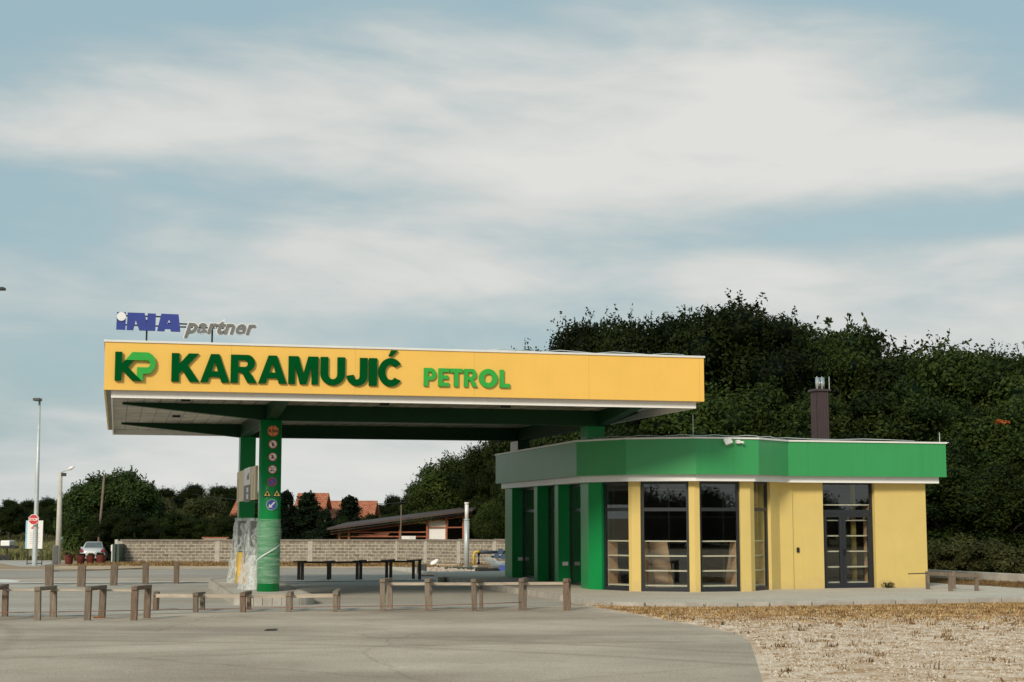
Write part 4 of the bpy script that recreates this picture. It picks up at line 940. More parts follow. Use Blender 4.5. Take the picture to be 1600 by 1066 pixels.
# dry grass strip at its foot
def blades(name, region, n, hmin, hmax, m, kind='stuff', width=.018, clump=4, zoff=0., spread=.10, zf=None, rej=None):
    """region() -> (x,y); builds n clumps of thin triangular blades in one mesh"""
    V_, F_, T_ = [], [], []
    for _ in range(n):
        x, y = region()
        if rej and rej(x, y): continue
        z = (zf(x, y) if zf else gz(y)) + zoff; tone = random.random(); hh_ = random.uniform(hmin, hmax)
        for k in range(clump):
            a = random.uniform(0, 2*math.pi); r = random.uniform(0, spread); bx, by = x+r*math.cos(a), y+r*math.sin(a); w_ = width*random.uniform(.6, 1.4)
            h_ = hh_*random.uniform(.5, 1.1); le = random.uniform(.1, .7)*h_; a2_ = random.uniform(0, 2*math.pi); i0 = len(V_)
            c, s_ = math.cos(a2_+1.57)*w_, math.sin(a2_+1.57)*w_
            V_ += [(bx-c, by-s_, z-.01), (bx+c, by+s_, z-.01), (bx+math.cos(a2_)*le*.4+c*.6, by+math.sin(a2_)*le*.4+s_*.6, z+h_*.6), (bx+math.cos(a2_)*le, by+math.sin(a2_)*le, z+h_)]
            F_ += [(i0, i0+1, i0+2), (i0, i0+2, i0+3)]; T_ += [tone]*4
    me = bpy.data.meshes.new(name); me.from_pydata(V_, [], F_); at_ = me.attributes.new('tone', 'FLOAT', 'POINT'); at_.data.foreach_set('value', T_)
    o = link(name, me, m); return tag(o, kind=kind)
STRAW3 = leaf_mat('straw_brown', (.10, .05, .018), (.34, .20, .09)); STRAW = leaf_mat('straw', (.17, .085, .028), (.52, .35, .16)); STRAW2 = leaf_mat('straw_pale', (.33, .21, .09), (.68, .50, .26)); WEED = leaf_mat('weed_green', (.04, .055, .018), (.17, .16, .06))
def foot():
    t_ = random.random(); i = min(3, int(t_*4.2)) if t_ < .7 else random.choice([0, 1, 2, 3, 4, 5]); p, q_ = Wp[i], Wp[i+1]; f_ = random.random(); r_ = p.lerp(q_, f_); return r_.x+random.gauss(0, .2), r_.y-random.uniform(.15, 13)**1.0
blades('dry_grass', foot, 4200, .05, .16, STRAW, width=.05, spread=.3)
q = [gnd(x, y) for x, y in ((60, 889), (130, 890.5), (300, 889.5), (600, 888.5), (660, 890), (780, 884), (780, 876), (600, 876), (190, 879), (110, 884))]
sheet('dry_verge', [(p.x, p.y) for p in q], ground_mat('verge', [(.50, .38, .25), (.64, .50, .35), (.38, .25, .13)], (.4, 2.), .6), .016)

# ------------------------------------------------------------ DRY GRASS on the right foreground
def inpoly(x, y, P):
    c = False; n = len(P)
    for i in range(n):
        (xa, ya), (xb, yb) = P[i-1][:2], P[i][:2]
        if (ya > y) != (yb > y) and x < (xb-xa)*(y-ya)/(yb-ya)+xa: c = not c
    return c
PGr = [(p.x+.1, p.y) for p in edge] + [tuple(gnd(1000, 946)[:2]), tuple(gnd(1300, 944)[:2]), tuple(gnd(1600, 940)[:2]), tuple(gnd(1750, 936)[:2]), (16, 14), (7, 10)]
def right_patch():
    while True:
        y_ = random.triangular(941, 1090, 950); x_ = random.uniform(900, 1680); p = gnd(x_, y_)
        if inpoly(p.x, p.y, PGr): return p.x, p.y
def right_patch_far():
    while True:
        y_ = 943+abs(random.gauss(0, 13)); x_ = random.uniform(930, 1680)
        if random.random() < .25: y_ = 941+random.random()*8
        p = gnd(x_, y_)
        if inpoly(p.x, p.y, PGr): return p.x, p.y
blades('dry_grass', right_patch, 3000, .008, .035, STRAW, clump=5, width=.010, spread=.10)
blades('dry_grass', right_patch_far, 3200, .02, .07, STRAW2, clump=6, width=.012, spread=.18)
blades('dry_grass', right_patch_far, 5600, .015, .06, STRAW, clump=6, width=.012, spread=.16)
blades('dry_grass', right_patch_far, 3800, .012, .055, STRAW3, clump=7, width=.014, spread=.2)
blades('weeds', right_patch_far, 260, .03, .08, WEED, clump=8, width=.012, spread=.12)
def tuftpts():
    return random.choice(TP)
TP = [(p.x+random.gauss(0, .05), p.y+random.gauss(0, .05)) for p in [right and Vector((*right, 0)) for right in [right_patch() for _ in range(130)]] for _k in range(5)]
blades('dry_grass', tuftpts, 330, .03, .11, STRAW3, clump=5, width=.010, spread=.10)
# pebbles
def pebbles(name, region, n, s0_, s1_, m, zoff=0.):
    V_, F_ = [], []
    base = [(1, 0, 0), (0, 1, 0), (-1, 0, 0), (0, -1, 0), (0, 0, .8)]
    for _ in range(n):
        x, y = region(); r_ = random.uniform(s0_, s1_); a = random.random()*6.3; i0 = len(V_)
        for bx, by, bz in base:
            k = random.uniform(.7, 1.3); V_.append((x+r_*k*(bx*math.cos(a)-by*math.sin(a)), y+r_*k*(bx*math.sin(a)+by*math.cos(a)), gz(y)+zoff+bz*r_*k*.7))
        F_ += [(i0, i0+1, i0+4), (i0+1, i0+2, i0+4), (i0+2, i0+3, i0+4), (i0+3, i0, i0+4)]
    me = bpy.data.meshes.new(name); me.from_pydata(V_, [], F_); return tag(link(name, me, m), kind='stuff')
pebbles('gravel', right_patch, 9000, .008, .032, mat('gravel_stone', (.56, .48, .39), .9, .35, 20), .003)
# strip behind the right pavement
def strip():
    x_ = random.uniform(1446, 1660); f_ = random.random(); a_ = 903+(x_-1450)*.055; b_ = 913+(x_-1450)*.07; p = gp(x_, a_+(b_-a_)*f_, -.16); return p.x, p.y
sheet('dry_strip', [tuple(gp(x, y, -.15)[:2]) for x, y in ((1430, 916), (1450, 914), (1600, 926), (1900, 950), (1900, 925), (1600, 908), (1440, 900))], ground_mat('strip_dirt', [(.40, .24, .12), (.50, .33, .19), (.30, .17, .08)], (.5, 3.), .8), .12)
blades('dry_grass', strip, 2600, .04, .13, STRAW, clump=6, width=.014, spread=.12, zf=lambda x, y: gz(y)+.12)

# ------------------------------------------------------------ TREES
def crown_mesh(name, m, seed, ht, rad, z0, nl, lobes, ls, shape='round', core=True):
    g = np.random.default_rng(seed); P = []; Nn = []; To = []
    cz = (z0+ht)/2; hz = (ht-z0)/2
    cen, rr = [], []
    tries = 0
    while len(cen) < lobes:
        d = g.normal(size=3); d /= np.linalg.norm(d); r = g.uniform(.25, 1)**.5
        if shape == 'cone':
            t = g.uniform(0, 1)**1.1; a = g.uniform(0, 6.283); w = rad*(1-t)**.65*.62*g.uniform(.5, 1)
            cen.append((w*math.cos(a), w*math.sin(a), z0+t*(ht-z0)*.97)); rr.append(rad*.42*(1-t*.62)); continue
        c = np.array([d[0]*r*rad*.78, d[1]*r*rad*.78, cz + d[2]*r*hz*.80])
        if c[2] > cz: c[:2] *= (1 - .35*((c[2]-cz)/hz)**2)
        cen.append(tuple(c)); rr.append(rad*g.uniform(.22, .40))
    cen = np.array(cen); rr = np.array(rr); tone_l = g.uniform(0, 1, len(cen))
    w = rr**2; w /= w.sum(); idx = g.choice(len(cen), nl, p=w)
    d = g.normal(size=(nl, 3)); d[:, 2] = d[:, 2]*.9+.25; d /= np.linalg.norm(d, axis=1)[:, None]
    rad_f = g.uniform(.55, 1.12, nl)**.6
    # some sprigs push further out
    sp = g.random(nl) < .05; rad_f[sp] *= g.uniform(1.05, 1.3, sp.sum())
    pos = cen[idx] + d*(rr[idx]*rad_f)[:, None]*np.array([1, 1, .85])
    # twigs: short upright sprays of leaves that break the outline
    nt_ = nl//14; ti = g.choice(len(cen), nt_//12+1, p=w); k0 = nl-nt_
    for q_, c_ in enumerate(ti):
        dd = g.normal(size=3); dd[2] = abs(dd[2])+.5; dd /= np.linalg.norm(dd); a_ = k0+q_*12; b2 = min(nl, a_+12)
        if b2 <= a_: break
        f_ = np.linspace(.8, 1.35 if shape != 'cone' else 1.15, b2-a_)[:, None]; pos[a_:b2] = cen[c_] + dd*rr[c_]*f_ + g.normal(size=(b2-a_, 3))*.06
    tone = np.clip(tone_l[idx]*.6 + g.random(nl)*.4 - .15*(rad_f < .8), 0, 1)  # inner leaves darker: shade inside the crown put into their tone
    nr = d + g.normal(size=(nl, 3))*.55; nr /= np.linalg.norm(nr, axis=1)[:, None]
    t1 = np.cross(nr, g.normal(size=(nl, 3))); t1 /= np.linalg.norm(t1, axis=1)[:, None]; t2 = np.cross(nr, t1)
    s = (ls*g.uniform(.6, 1.35, nl))[:, None]
    a = pos - t1*s; b = pos + t2*s*.48 ; c = pos + t1*s; e_ = pos - t2*s*.48 + nr*s*.15
    Vt = np.stack([a, b, c, e_], 1).reshape(-1, 3); Fi = np.arange(nl*4)
    loops = Fi; starts = np.arange(nl)*4; tot = np.full(nl, 4); tv = np.repeat(tone, 4)
    if core:
        bm = bmesh.new()
        for k in range(len(cen)):
            bmesh.ops.create_icosphere(bm, subdivisions=1, radius=float(rr[k])*.62, matrix=T(Vector(cen[k])))
        bm.verts.ensure_lookup_table()
        cv = np.array([v.co for v in bm.verts]); cv += g.normal(size=cv.shape)*.08; cf = np.array([[v.index for v in f.verts] for f in bm.faces]); bm.free()
        o_ = len(Vt); Vt = np.vstack([Vt, cv]); loops = np.concatenate([loops, (cf+o_).ravel()]); starts = np.concatenate([starts, nl*4+np.arange(len(cf))*3]); tot = np.concatenate([tot, np.full(len(cf), 3)]); tv = np.concatenate([tv, np.zeros(len(cv))])  # core takes the darkest tone, painting the shaded crown interior
    me = bpy.data.meshes.new(name); me.vertices.add(len(Vt)); me.vertices.foreach_set('co', Vt.astype(np.float32).ravel())
    me.loops.add(len(loops)); me.loops.foreach_set('vertex_index', loops.astype(np.int32)); me.polygons.add(len(starts))
    me.polygons.foreach_set('loop_start', starts.astype(np.int32)); me.polygons.foreach_set('loop_total', tot.astype(np.int32)); me.update(calc_edges=True)
    at_ = me.attributes.new('tone', 'FLOAT', 'POINT'); at_.data.foreach_set('value', tv.astype(np.float32)); me.materials.append(m); me.validate(); return me, cen
def trunk_mesh(name, ht, cen, r0=.22, seed=1):
    rd = random.Random(seed); mb = MB(); top = ht*.8
    pts = [(rd.uniform(-.1, .1)*k, rd.uniform(-.1, .1)*k, -.4+k*(top+.4)/6) for k in range(7)]
    mb.tube(pts, [r0*(1-.13*k) for k in range(7)], 8)
    cs = sorted(map(tuple, cen), key=lambda c: rd.random())[:9]
    for c in cs:
        z_ = max(1.2, c[2]*.55); k = min(5, int((z_+.4)/(top+.4)*6)); b_ = Vector(pts[k]); b_.z = z_
        m_ = b_.lerp(Vector(c), .5)+Vector((0, 0, .3)); mb.tube([b_, m_, Vector(c)], [r0*.4, r0*.28, r0*.1], 6)
    me = bpy.data.meshes.new(name); mb.b.to_mesh(me); mb.b.free(); me.materials.append(BARK); return me
KINDS = {}
def kind(k, m, ht, rad, z0, nl, lobes, ls, shape='round', nvar=2, core=True):
    KINDS[k] = []
    for i in range(nvar):
        me, cen = crown_mesh('crown', m, hash_(k)+i*17, ht, rad, z0, nl, lobes, ls, shape, core); KINDS[k].append((me, trunk_mesh('trunk', ht, cen, seed=i+3), ht, rad))
def hash_(s): return sum(ord(c)*(i+3) for i, c in enumerate(s))
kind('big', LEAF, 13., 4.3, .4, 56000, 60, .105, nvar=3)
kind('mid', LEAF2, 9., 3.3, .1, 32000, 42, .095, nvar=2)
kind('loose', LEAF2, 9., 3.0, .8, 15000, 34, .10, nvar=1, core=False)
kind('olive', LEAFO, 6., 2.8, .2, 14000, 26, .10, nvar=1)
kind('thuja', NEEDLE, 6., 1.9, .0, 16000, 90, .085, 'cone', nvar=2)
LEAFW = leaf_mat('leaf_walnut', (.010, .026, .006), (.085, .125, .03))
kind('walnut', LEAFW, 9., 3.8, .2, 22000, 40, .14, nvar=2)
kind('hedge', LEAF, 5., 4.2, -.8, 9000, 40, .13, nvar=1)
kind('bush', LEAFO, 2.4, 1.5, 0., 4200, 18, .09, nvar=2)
def tree(k, x, ytop, Y, label, w=1., group=None, name=None, cat='tree', zb=None):
    """x, ytop: photo measurements of the crown top; Y: distance"""
    var = KINDS[k][random.randrange(len(KINDS[k]))]; p = at(x, ytop, Y); z = gz(Y) if zb is None else zb; s_ = (p.z-z)/var[2]*1.0
    t = thing(name or {'thuja': 'conifer', 'bush': 'bush'}.get(k, 'tree'), label, cat, (p.x, Y, z), random.uniform(0, 6.28), group)
    sw_ = s_*w; t.scale = (sw_, sw_, s_)
    c = bpy.data.objects.new('crown', var[0]); C.objects.link(c); c.parent = t; tr_ = bpy.data.objects.new('trunk', var[1]); C.objects.link(tr_); tr_.parent = t
    return t
GF = 'trees of the wood behind the shop'
for a in [('big', 852, 527, 92, 'dark tree top just showing over the middle of the canopy roof', .8), ('big', 918, 482, 80, 'feathery dark tree over the canopy, left end of the wood', .8), ('big', 965, 466, 78, 'tall feathery dark tree above the right part of the canopy fascia', .75),
          ('big', 1035, 476, 76, 'broad dark tree over the right corner of the canopy', .9), ('big', 1110, 466, 78, 'high dark tree right of the canopy corner, left of the summit', .9), ('big', 1168, 450, 74, 'tallest dark tree forming the summit of the wood', 1.05), ('big', 1225, 480, 80, 'dark tree on the right shoulder of the summit', .9),
          ('mid', 1297, 502, 82, 'dark tree straight above the brown chimney', 1.1), ('mid', 1345, 493, 90, 'round topped dark tree right of the chimney', .85), ('mid', 1412, 526, 78, 'leafy dark tree above the right end of the shop roof', 1.1), ('big', 1465, 548, 84, 'dark tree in the dip right of the shop roof', .9), ('mid', 1505, 518, 72, 'spiky topped dark tree in the wood near the right edge', 1.), ('big', 1562, 530, 76, 'dark tree at the right edge of the picture', .9), ('big', 1640, 524, 74, 'dark tree cut off by the right edge of the picture', 1.)]:
    tree(*a, group=GF)
for i, (x, yt, Y, w_, lb) in enumerate([(1000, 590, 68, 1.2, 'lower tree between canopy corner and shop roof'), (1090, 600, 68, 1.2, 'lower tree behind the middle of the shop roof'), (1190, 590, 67, 1.2, 'lower tree behind the shop left of the chimney'), (1275, 605, 69, 1.2, 'lower tree directly behind the chimney shaft'), (1362, 600, 67, 1.2, 'lower tree behind the right half of the shop roof'),
                    (1440, 610, 66, 1.2, 'lower tree behind the right corner of the shop'), (1520, 625, 67, 1.25, 'lower dark tree right of the shop above the bushes'), (1595, 615, 66, 1.25, 'lower dark tree at the right edge above the bushes'), (1480, 700, 62, 1.5, 'low dark tree just right of the shop wall'), (1560, 715, 62, 1.5, 'low dark tree near the right edge over the low wall'), (1640, 700, 63, 1.5, 'low dark tree mostly beyond the right edge'),
                    (1320, 690, 64, 1.5, 'low dark tree hidden low behind the shop')]):
    tree('mid', x, yt, Y, lb, w_, group='lower trees at the front of the wood')
GM = 'trees left of the shop'
for a in [('loose', 690, 703, 116, 'airy green tree seen under the canopy left of the shop', 1.), ('loose', 664, 735, 118, 'small airy tree at the left end of the group beside the shop', 1.), ('big', 756, 684, 110, 'dense dark tree behind the tall white pipe', .75), ('mid', 728, 705, 116, 'dark green tree behind the white pipe, left of the dense one', .9), ('big', 806, 690, 100, 'dark tree right against the left side of the shop', .7), ('mid', 778, 770, 102, 'low leafy tree over the end of the block wall', 1.1), ('mid', 715, 762, 120, 'low leafy tree above the open shed', 1.2),
          ('big', 860, 640, 74, 'dark tree seen through the gap between canopy and shop roof', .9), ('mid', 925, 640, 72, 'dark tree behind the right canopy column', 1.2)]:
    tree(*a, group=GM)
GL = 'distant trees on the left'
for a in [('walnut', 158, 738, 118, 'large walnut like tree over the parked car', 1.15), ('walnut', 196, 733, 122, 'tree crown peaking right of the leaning pole', 1.), ('walnut', 128, 752, 120, 'tree crown just right of the concrete lamp post', .9), ('walnut', 226, 758, 124, 'green tree at the left end of the block wall', 1.), ('mid', 180, 790, 114, 'low tree right behind the parked car', 1.4), ('mid', 215, 800, 112, 'low dark tree above the left end of the wall', 1.4)]:
    tree(*a, group=GL)
for i, (x, yt, Y, k, w_, lb) in enumerate([(-20, 776, 215, 'big', 1.3, 'distant dark tree cut off by the left edge'), (18, 777, 210, 'big', 1.3, 'distant dark tree left of the tall lamp pole'), (48, 778, 220, 'big', 1.3, 'distant dark tree behind the tall lamp pole'), (75, 772, 205, 'big', 1.2, 'distant dark tree right of the tall lamp pole'), (100, 780, 190, 'big', 1.2, 'distant dark tree behind the concrete lamp post'),
      (238, 765, 175, 'big', 1., 'distant tree left of the pale bush over the wall'), (258, 758, 210, 'big', 1.2, 'distant tree behind the middle left of the wall'), (300, 752, 215, 'big', 1.2, 'distant dark tree above the pale tree'), (340, 754, 215, 'big', 1.2, 'distant dark tree left of the rear green column'), (372, 756, 220, 'big', 1.2, 'distant dark tree behind the rear green column'), (400, 762, 200, 'big', 1.2, 'distant dark tree behind the wrapped pumps'),
      (590, 785, 190, 'big', 1.1, 'distant dark tree right of the tiled roofs'), (615, 768, 200, 'big', 1.1, 'distant dark tree in the gap above the shed, left one'), (645, 766, 190, 'big', 1.1, 'distant dark tree in the gap above the shed, right one'), (600, 800, 150, 'mid', 1.4, 'distant low tree over the shed roof'), (650, 795, 140, 'mid', 1.4, 'distant low tree over the higher end of the shed roof'), (560, 790, 160, 'mid', 1.3, 'distant low tree between the tiled roofs and the shed')]):
    tree(k, x, yt, Y, lb, w_, group='dark trees on the horizon')
tree('olive', 312, 768, 140, 'pale olive tree standing out over the block wall', 1.0, group='olive green trees behind the wall'); tree('olive', 252, 766, 138, 'olive tree with drooping crown left of the pale one', .9, group='olive green trees behind the wall')
for x, yt, lb in ((275, 798, 'green bush over the wall, left one of the row'), (318, 806, 'green bush over the wall, second of the row'), (352, 800, 'green bush over the wall, nearest the green column'), (240, 806, 'green bush at the left end of the row over the wall')):
    tree('mid', x, yt, 118, lb, 1.5, group='bushes behind the wall')
for x, yt, Y, w_, lb in ((448, 767, 112, 1.3, 'dark conifer just right of the rounded green column'), (481, 769, 112, 1.75, 'dark conifer in front of the larger tiled roof'), (546, 775, 116, 1.7, 'dark conifer between the two tiled roofs'), (508, 796, 108, 1.5, 'small dark conifer left of the shed roof'), (425, 775, 114, 1.4, 'dark conifer hidden behind the green column')):
    tree('thuja', x, yt, Y, lb, w_, group='conifers behind the wall')
for x, yt, lb in ((530, 806, 'leafy bush in front of the tiled roofs'), (580, 800, 'leafy bush over the low end of the shed'),):
    tree('mid', x, yt, 114, lb, 1.2, group='bushes near the tiled roofs')
for i, (x, yt, Y, w_, lb) in enumerate([(1462, 838, 58, 1., 'green bush touching the right wall of the shop'), (1490, 846, 57, 1.1, 'green bush second from the shop wall'), (1518, 830, 59, 1., 'taller green bush above the timber barrier'), (1548, 843, 56, 1.2, 'green bush right of the timber barrier'), (1580, 848, 55, 1.2, 'green bush at the right edge'), (1612, 842, 55, 1.2, 'green bush beyond the right edge'), (1475, 812, 62, .8, 'slender bush behind the others near the shop')]):
    tree('bush', x, yt, Y, lb, w_, group='bushes behind the low wall', cat='bush', zb=-.3)
# a wood on the other side of the road, behind the camera: it is what the shop glass mirrors
for i in range(56):
    var = KINDS['hedge'][0]; x_, y_ = -62 + i*2.6, -12 - (i % 3)*2.4 + .0035*(-62+i*2.6)**2
    t = thing('tree', 'low tree across the road behind the photographer, seen only as a reflection', 'tree', (x_, y_, 0), i*1.3, 'trees mirrored in the shop windows'); s_ = random.uniform(.70, .88); t.scale = (s_, s_, s_)
    for nm, me in (('crown', var[0]), ('trunk', var[1])): o = bpy.data.objects.new(nm, me); C.objects.link(o); o.parent = t
sheet('unseen_meadow', [(-200, -200), (200, -200), (200, -8), (-200, -8)], M_FIELD, .006)  # unseen dark field, added so the shop glass reflects darker ground
# tall field grass far left
def fieldpt():
    Y = random.uniform(120, 175); x_ = random.uniform(-120, 190); p = at(x_, 850, Y); return p.x, Y
blades('field_grass', fieldpt, 9000, .35, .8, leaf_mat('field_grass', (.06, .075, .025), (.24, .21, .09)), clump=5, width=.06, spread=.8)
def fieldpt2():
    Y = random.uniform(175, 300); x_ = random.uniform(-120, 420); p = at(x_, 850, Y); return p.x, Y
blades('field_grass', fieldpt2, 5000, .4, .9, MATS['field_grass'], clump=4, width=.18, spread=1.2)

# ------------------------------------------------------------ LEFT SIDE: poles, signs, car, pots
def zat(x, y, Y): return at(x, y, Y).z
Yp = 88.; g = gnd(54, 884.5); Yp = g.y
t = thing('lamp_pole', 'tall slim galvanised lamp pole at the left with a small head', 'lamp pole', g)
tx = at(62, 624, Yp).x-g.x; hp = zat(62, 626, Yp)-g.z
mb = MB(); mb.tube([(0, 0, -.3), (tx*.1, 0, .3), (tx*.5, 0, hp/2), (tx, 0, hp)], [.16, .15, .115, .065], 12); mb.build('pole', GALV, t)
MB().box(tx-.25, tx+.14, -.5, .05, hp-.04, hp+.12).build('lamp_head', mat('lamp_dark', (.06, .06, .065), .4, .1), t, bev=.03)
t = thing('stop_sign', 'red octagonal stop sign with white border fixed to the tall pole', 'stop sign', at(52.8, 812, Yp-.3)); s_ = 2415/Yp
r_ = 7.9/s_/math.cos(R(22.5))
oc = lambda r: [(r*math.cos(R(22.5+45*k)), r*math.sin(R(22.5+45*k))) for k in range(8)]
glyph('plate', [oc(r_)], WHITE, t, T((0, 0, 0)), .03); glyph('face', [oc(r_*.90)], RED, t, T((0, -.032, 0)), .006); text('lettering', 'STOP', .205, WHITE, t, T((0, -.04, 0)), .006, offset=.006)
MB().box(-.03, .03, .0, .2, -.3, .3).build('bracket', GALV, t)
g = gnd(53, 884); Yb = g.y+1.5; g = Vector((at(53, 880, Yb).x, Yb, gz(Yb)))
t = thing('notice_board', 'white notice board on thin black legs behind the tall pole', 'notice board', g)
w_ = 12/(2415/Yb); z1_, z0_ = zat(53, 813.5, Yb)-g.z, zat(53, 857.5, Yb)-g.z
MB().box(-w_, w_, 0, .06, z0_, z1_).build('panel', WHITE, t); MB().box(-w_-.10, -w_-.003, 0, .08, z0_, z1_).build('blue_edge', mat('pale_blue', (.30, .55, .72), .4, .1), t)
mb = MB()
for k in range(9):
    z = z1_-.75-k*.12 if k < 6 else z1_-1.1-k*.115
    mb.box(-w_*.65, w_*(.5 if k % 2 else .65), -.008, -.002, z, z+.025)
mb.build('printed_lines', mat('print_grey', (.45, .46, .46), .6, .1), t)
mb = MB(); mb.box(-w_*.5, -w_*.05, -.01, -.002, z1_-.48, z1_-.40); mb.box(-w_*.35, 0, -.01, -.002, z1_-.40, z1_-.32); mb.box(w_*.1, w_*.5, -.01, -.002, z1_-.46, z1_-.40); mb.build('printed_emblem', RED, t)
for x_ in (-w_, w_-.04): MB().box(x_, x_+.04, .065, .11, -.2, z1_).build('leg', BLK, t)
MB().box(-w_, w_, .065, .10, .08, .13).build('foot_rail', BLK, t)
g = gnd(90.5, 881); Yc = g.y
t = thing('concrete_lamp_post', 'tapering concrete utility post with a short lamp arm', 'lamp post', g); tx = at(94.5, 738, Yc).x-g.x; hp = zat(94, 738, Yc)-g.z
mb = MB(); mb.tube([(0, 0, -.3), (tx, 0, hp)], [.20, .13], 8); mb.build('post', CONC_L, t)
mb = MB(); e_ = at(108, 734, Yc)-g; mb.tube([(tx, 0, hp-.05), (e_.x, -.3, e_.z)], .035, 6); mb.build('lamp_arm', GALV, t)
mb = MB(); e2 = at(119, 729.5, Yc)-g; mb.tube([(e_.x, -.3, e_.z-.02), ((e_.x+e2.x)/2, -.35, (e_.z+e2.z)/2), (e2.x, -.4, e2.z)], [.06, .12, .05], 8); mb.build('lamp_head', WHITE, t)
MB().box(tx-.05, tx+.35, -.1, .1, hp-.25, hp-.05).build('insulator_bracket', BLK, t)
g = gnd(85, 882.5); o = MB().box(-.15, .15, 0, .25, -.2, zat(85, 852.5, g.y)-g.z).build('concrete_stub', CONC, bev=.02); o.location = g; tag(o, 'short thick grey concrete stub beside the concrete lamp post', 'post')
g = at(152.5, 852, 113); b_ = Vector((at(151.5, 875, 113).x, 113, gz(113))); tp = at(163, 742, 113); mb = MB(b_); mb.tube([b_, tp], [.11, .08], 8); o = mb.build('wooden_pole', WOOD); o.location = b_; tag(o, 'leaning thin wooden pole against the tree behind the car', 'pole')
# small blue sign and white box in the field
p = at(98.5, 844, 125); t = thing('blue_sign', 'small blue and white sign right of the concrete lamp post', 'sign', (p.x, 125, gz(125)))
MB().box(-.42, .42, 0, .04, p.z-gz(125)-.28, p.z-gz(125)+.28).build('plate', mat('pale_blue2', (.45, .60, .72), .4, .1), t); mb = MB(); mb.tube([(0, .06, -.2), (0, .06, p.z-gz(125))], .03, 6); mb.build('pole', GALV, t)
MB().box(-.25, .2, -.01, -.002, p.z-gz(125)-.08, p.z-gz(125)+.06).build('marking', BLUE, t)
g0 = at(7.5, 858, 120)
t = thing('small_trailer', 'small white covered trailer in the field at the left edge', 'trailer', (g0.x, 120, gz(120))); hz_ = zat(7, 844.8, 120)-gz(120)
MB().box(-.36, .36, 0, 1.2, hz_-.42, hz_).build('body', WHITE, t, bev=.06); MB().box(-.3, .75, .1, 1.1, hz_-.62, hz_-.43).build('chassis', BLK, t)
for x_ in (-.25, .25): mb = MB(); mb.tube([(x_, -.05, .22), (x_, .08, .22)], .22, 12); mb.build('wheel', BLK, t)
MB().box(-.05, .05, .5, .6, .2, hz_-.6).build('axle_leg', BLK, t)

# silver saloon seen from behind
def car():
    Y = 110.5; g = Vector((at(143.5, 880, Y).x, Y, gz(Y))); t = thing('parked_car', 'silver saloon car parked behind the red tubs, seen from the rear', 'car', g, R(11))
    SIL = mat('silver_paint', (.62, .62, .62), .3, .04, metal=.35, coat=.4); DG = mat('car_glass', (.10, .125, .13), .08, .1); TL = mat('tail_red', (.16, .01, .015), .25, .1)
    secs = [(0, .30, .62, .62), (.06, .28, .93, .86), (.5, .25, .98, .89), (1.2, .22, .95, .90), (2.6, .22, .93, .90), (3.7, .24, .86, .88), (4.3, .28, .72, .84), (4.45, .35, .6, .7)]
    mb = MB(); prev = None
    for y, zb_, zt_, hw_ in secs:
        pts = [(-hw_*.93, zb_), (-hw_, zb_+.22), (-hw_*.98, zt_-.18), (-hw_*.86, zt_), (0, zt_+.02), (hw_*.86, zt_), (hw_*.98, zt_-.18), (hw_, zb_+.22), (hw_*.93, zb_)]
        rg = [mb._v((x, y, z)) for x, z in pts]
        if prev:
            for i in range(len(rg)): f = mb.b.faces.new((prev[i], prev[(i+1) % 9], rg[(i+1) % 9], rg[i])); f.smooth = True
        else: mb.b.faces.new(rg[::-1])
        prev = rg
    mb.b.faces.new(prev); mb.build('body', SIL, t)
    mb = MB(); prev = None
    for y, zt_, hw_, hb in ((.62, .97, .70, .78), (1.25, 1.41, .57, .80), (1.7, 1.45, .58, .82), (2.5, 1.43, .58, .82), (3.3, .93, .70, .78)):
        rg = [mb._v(p_) for p_ in ((-hb, y, .90), (-hw_, y, zt_-.04), (-hw_*.8, y, zt_), (hw_*.8, y, zt_), (hw_, y, zt_-.04), (hb, y, .90))]
        if prev:
            for i in range(5): f = mb.b.faces.new((prev[i], prev[i+1], rg[i+1], rg[i]))
        else: mb.b.faces.new(rg)
        prev = rg
    mb.b.faces.new(prev[::-1]); mb.build('roof', SIL, t)
    mb = MB(); mb.quad((-.62, .69, 1.03), (.62, .69, 1.03), (.50, 1.19, 1.375), (-.50, 1.19, 1.375)); o = mb.build('rear_window', DG, t); o.location = (0, -.012, .012)
    for s in (-1, 1):
        mb = MB(); mb.hull8([(s*.86-.0, -.005, .70), (s*.56, -.02, .72), (s*.56, .12, .72), (s*.90, .20, .70), (s*.86, .035, .94), (s*.66, .03, .92), (s*.66, .12, .92), (s*.88, .24, .92)]); mb.build('tail_light', TL, t)
        mb = MB(); mb.quad((s*.815, 1.3, .96), (s*.815, 2.9, .96), (s*.61, 2.4, 1.36), (s*.61, 1.5, 1.36)); mb.build('side_window', DG, t)
        for y in (.85, 3.55):
            mb = MB(); mb.tube([(s*.70, y, .31), (s*.90, y, .31)], .31, 18); wh = mb.build('wheel', BLK, t)
            mb = MB(); mb.tube([(s*.90, y, .31), (s*.915, y, .31)], .19, 14); mb.build('rim', GALV, wh)
        mb = MB(); mb.box(s*.93-.09, s*.93+.09, 2.75, 2.83, .92, 1.04); mb.build('mirror', SIL, t, bev=.02)
    MB().box(-.90, .90, -.09, .12, .38, .60).build('bumper', SIL, t, bev=.05); MB().box(-.26, .26, -.035, .0, .64, .75).build('number_plate', WHITE, t)
car()
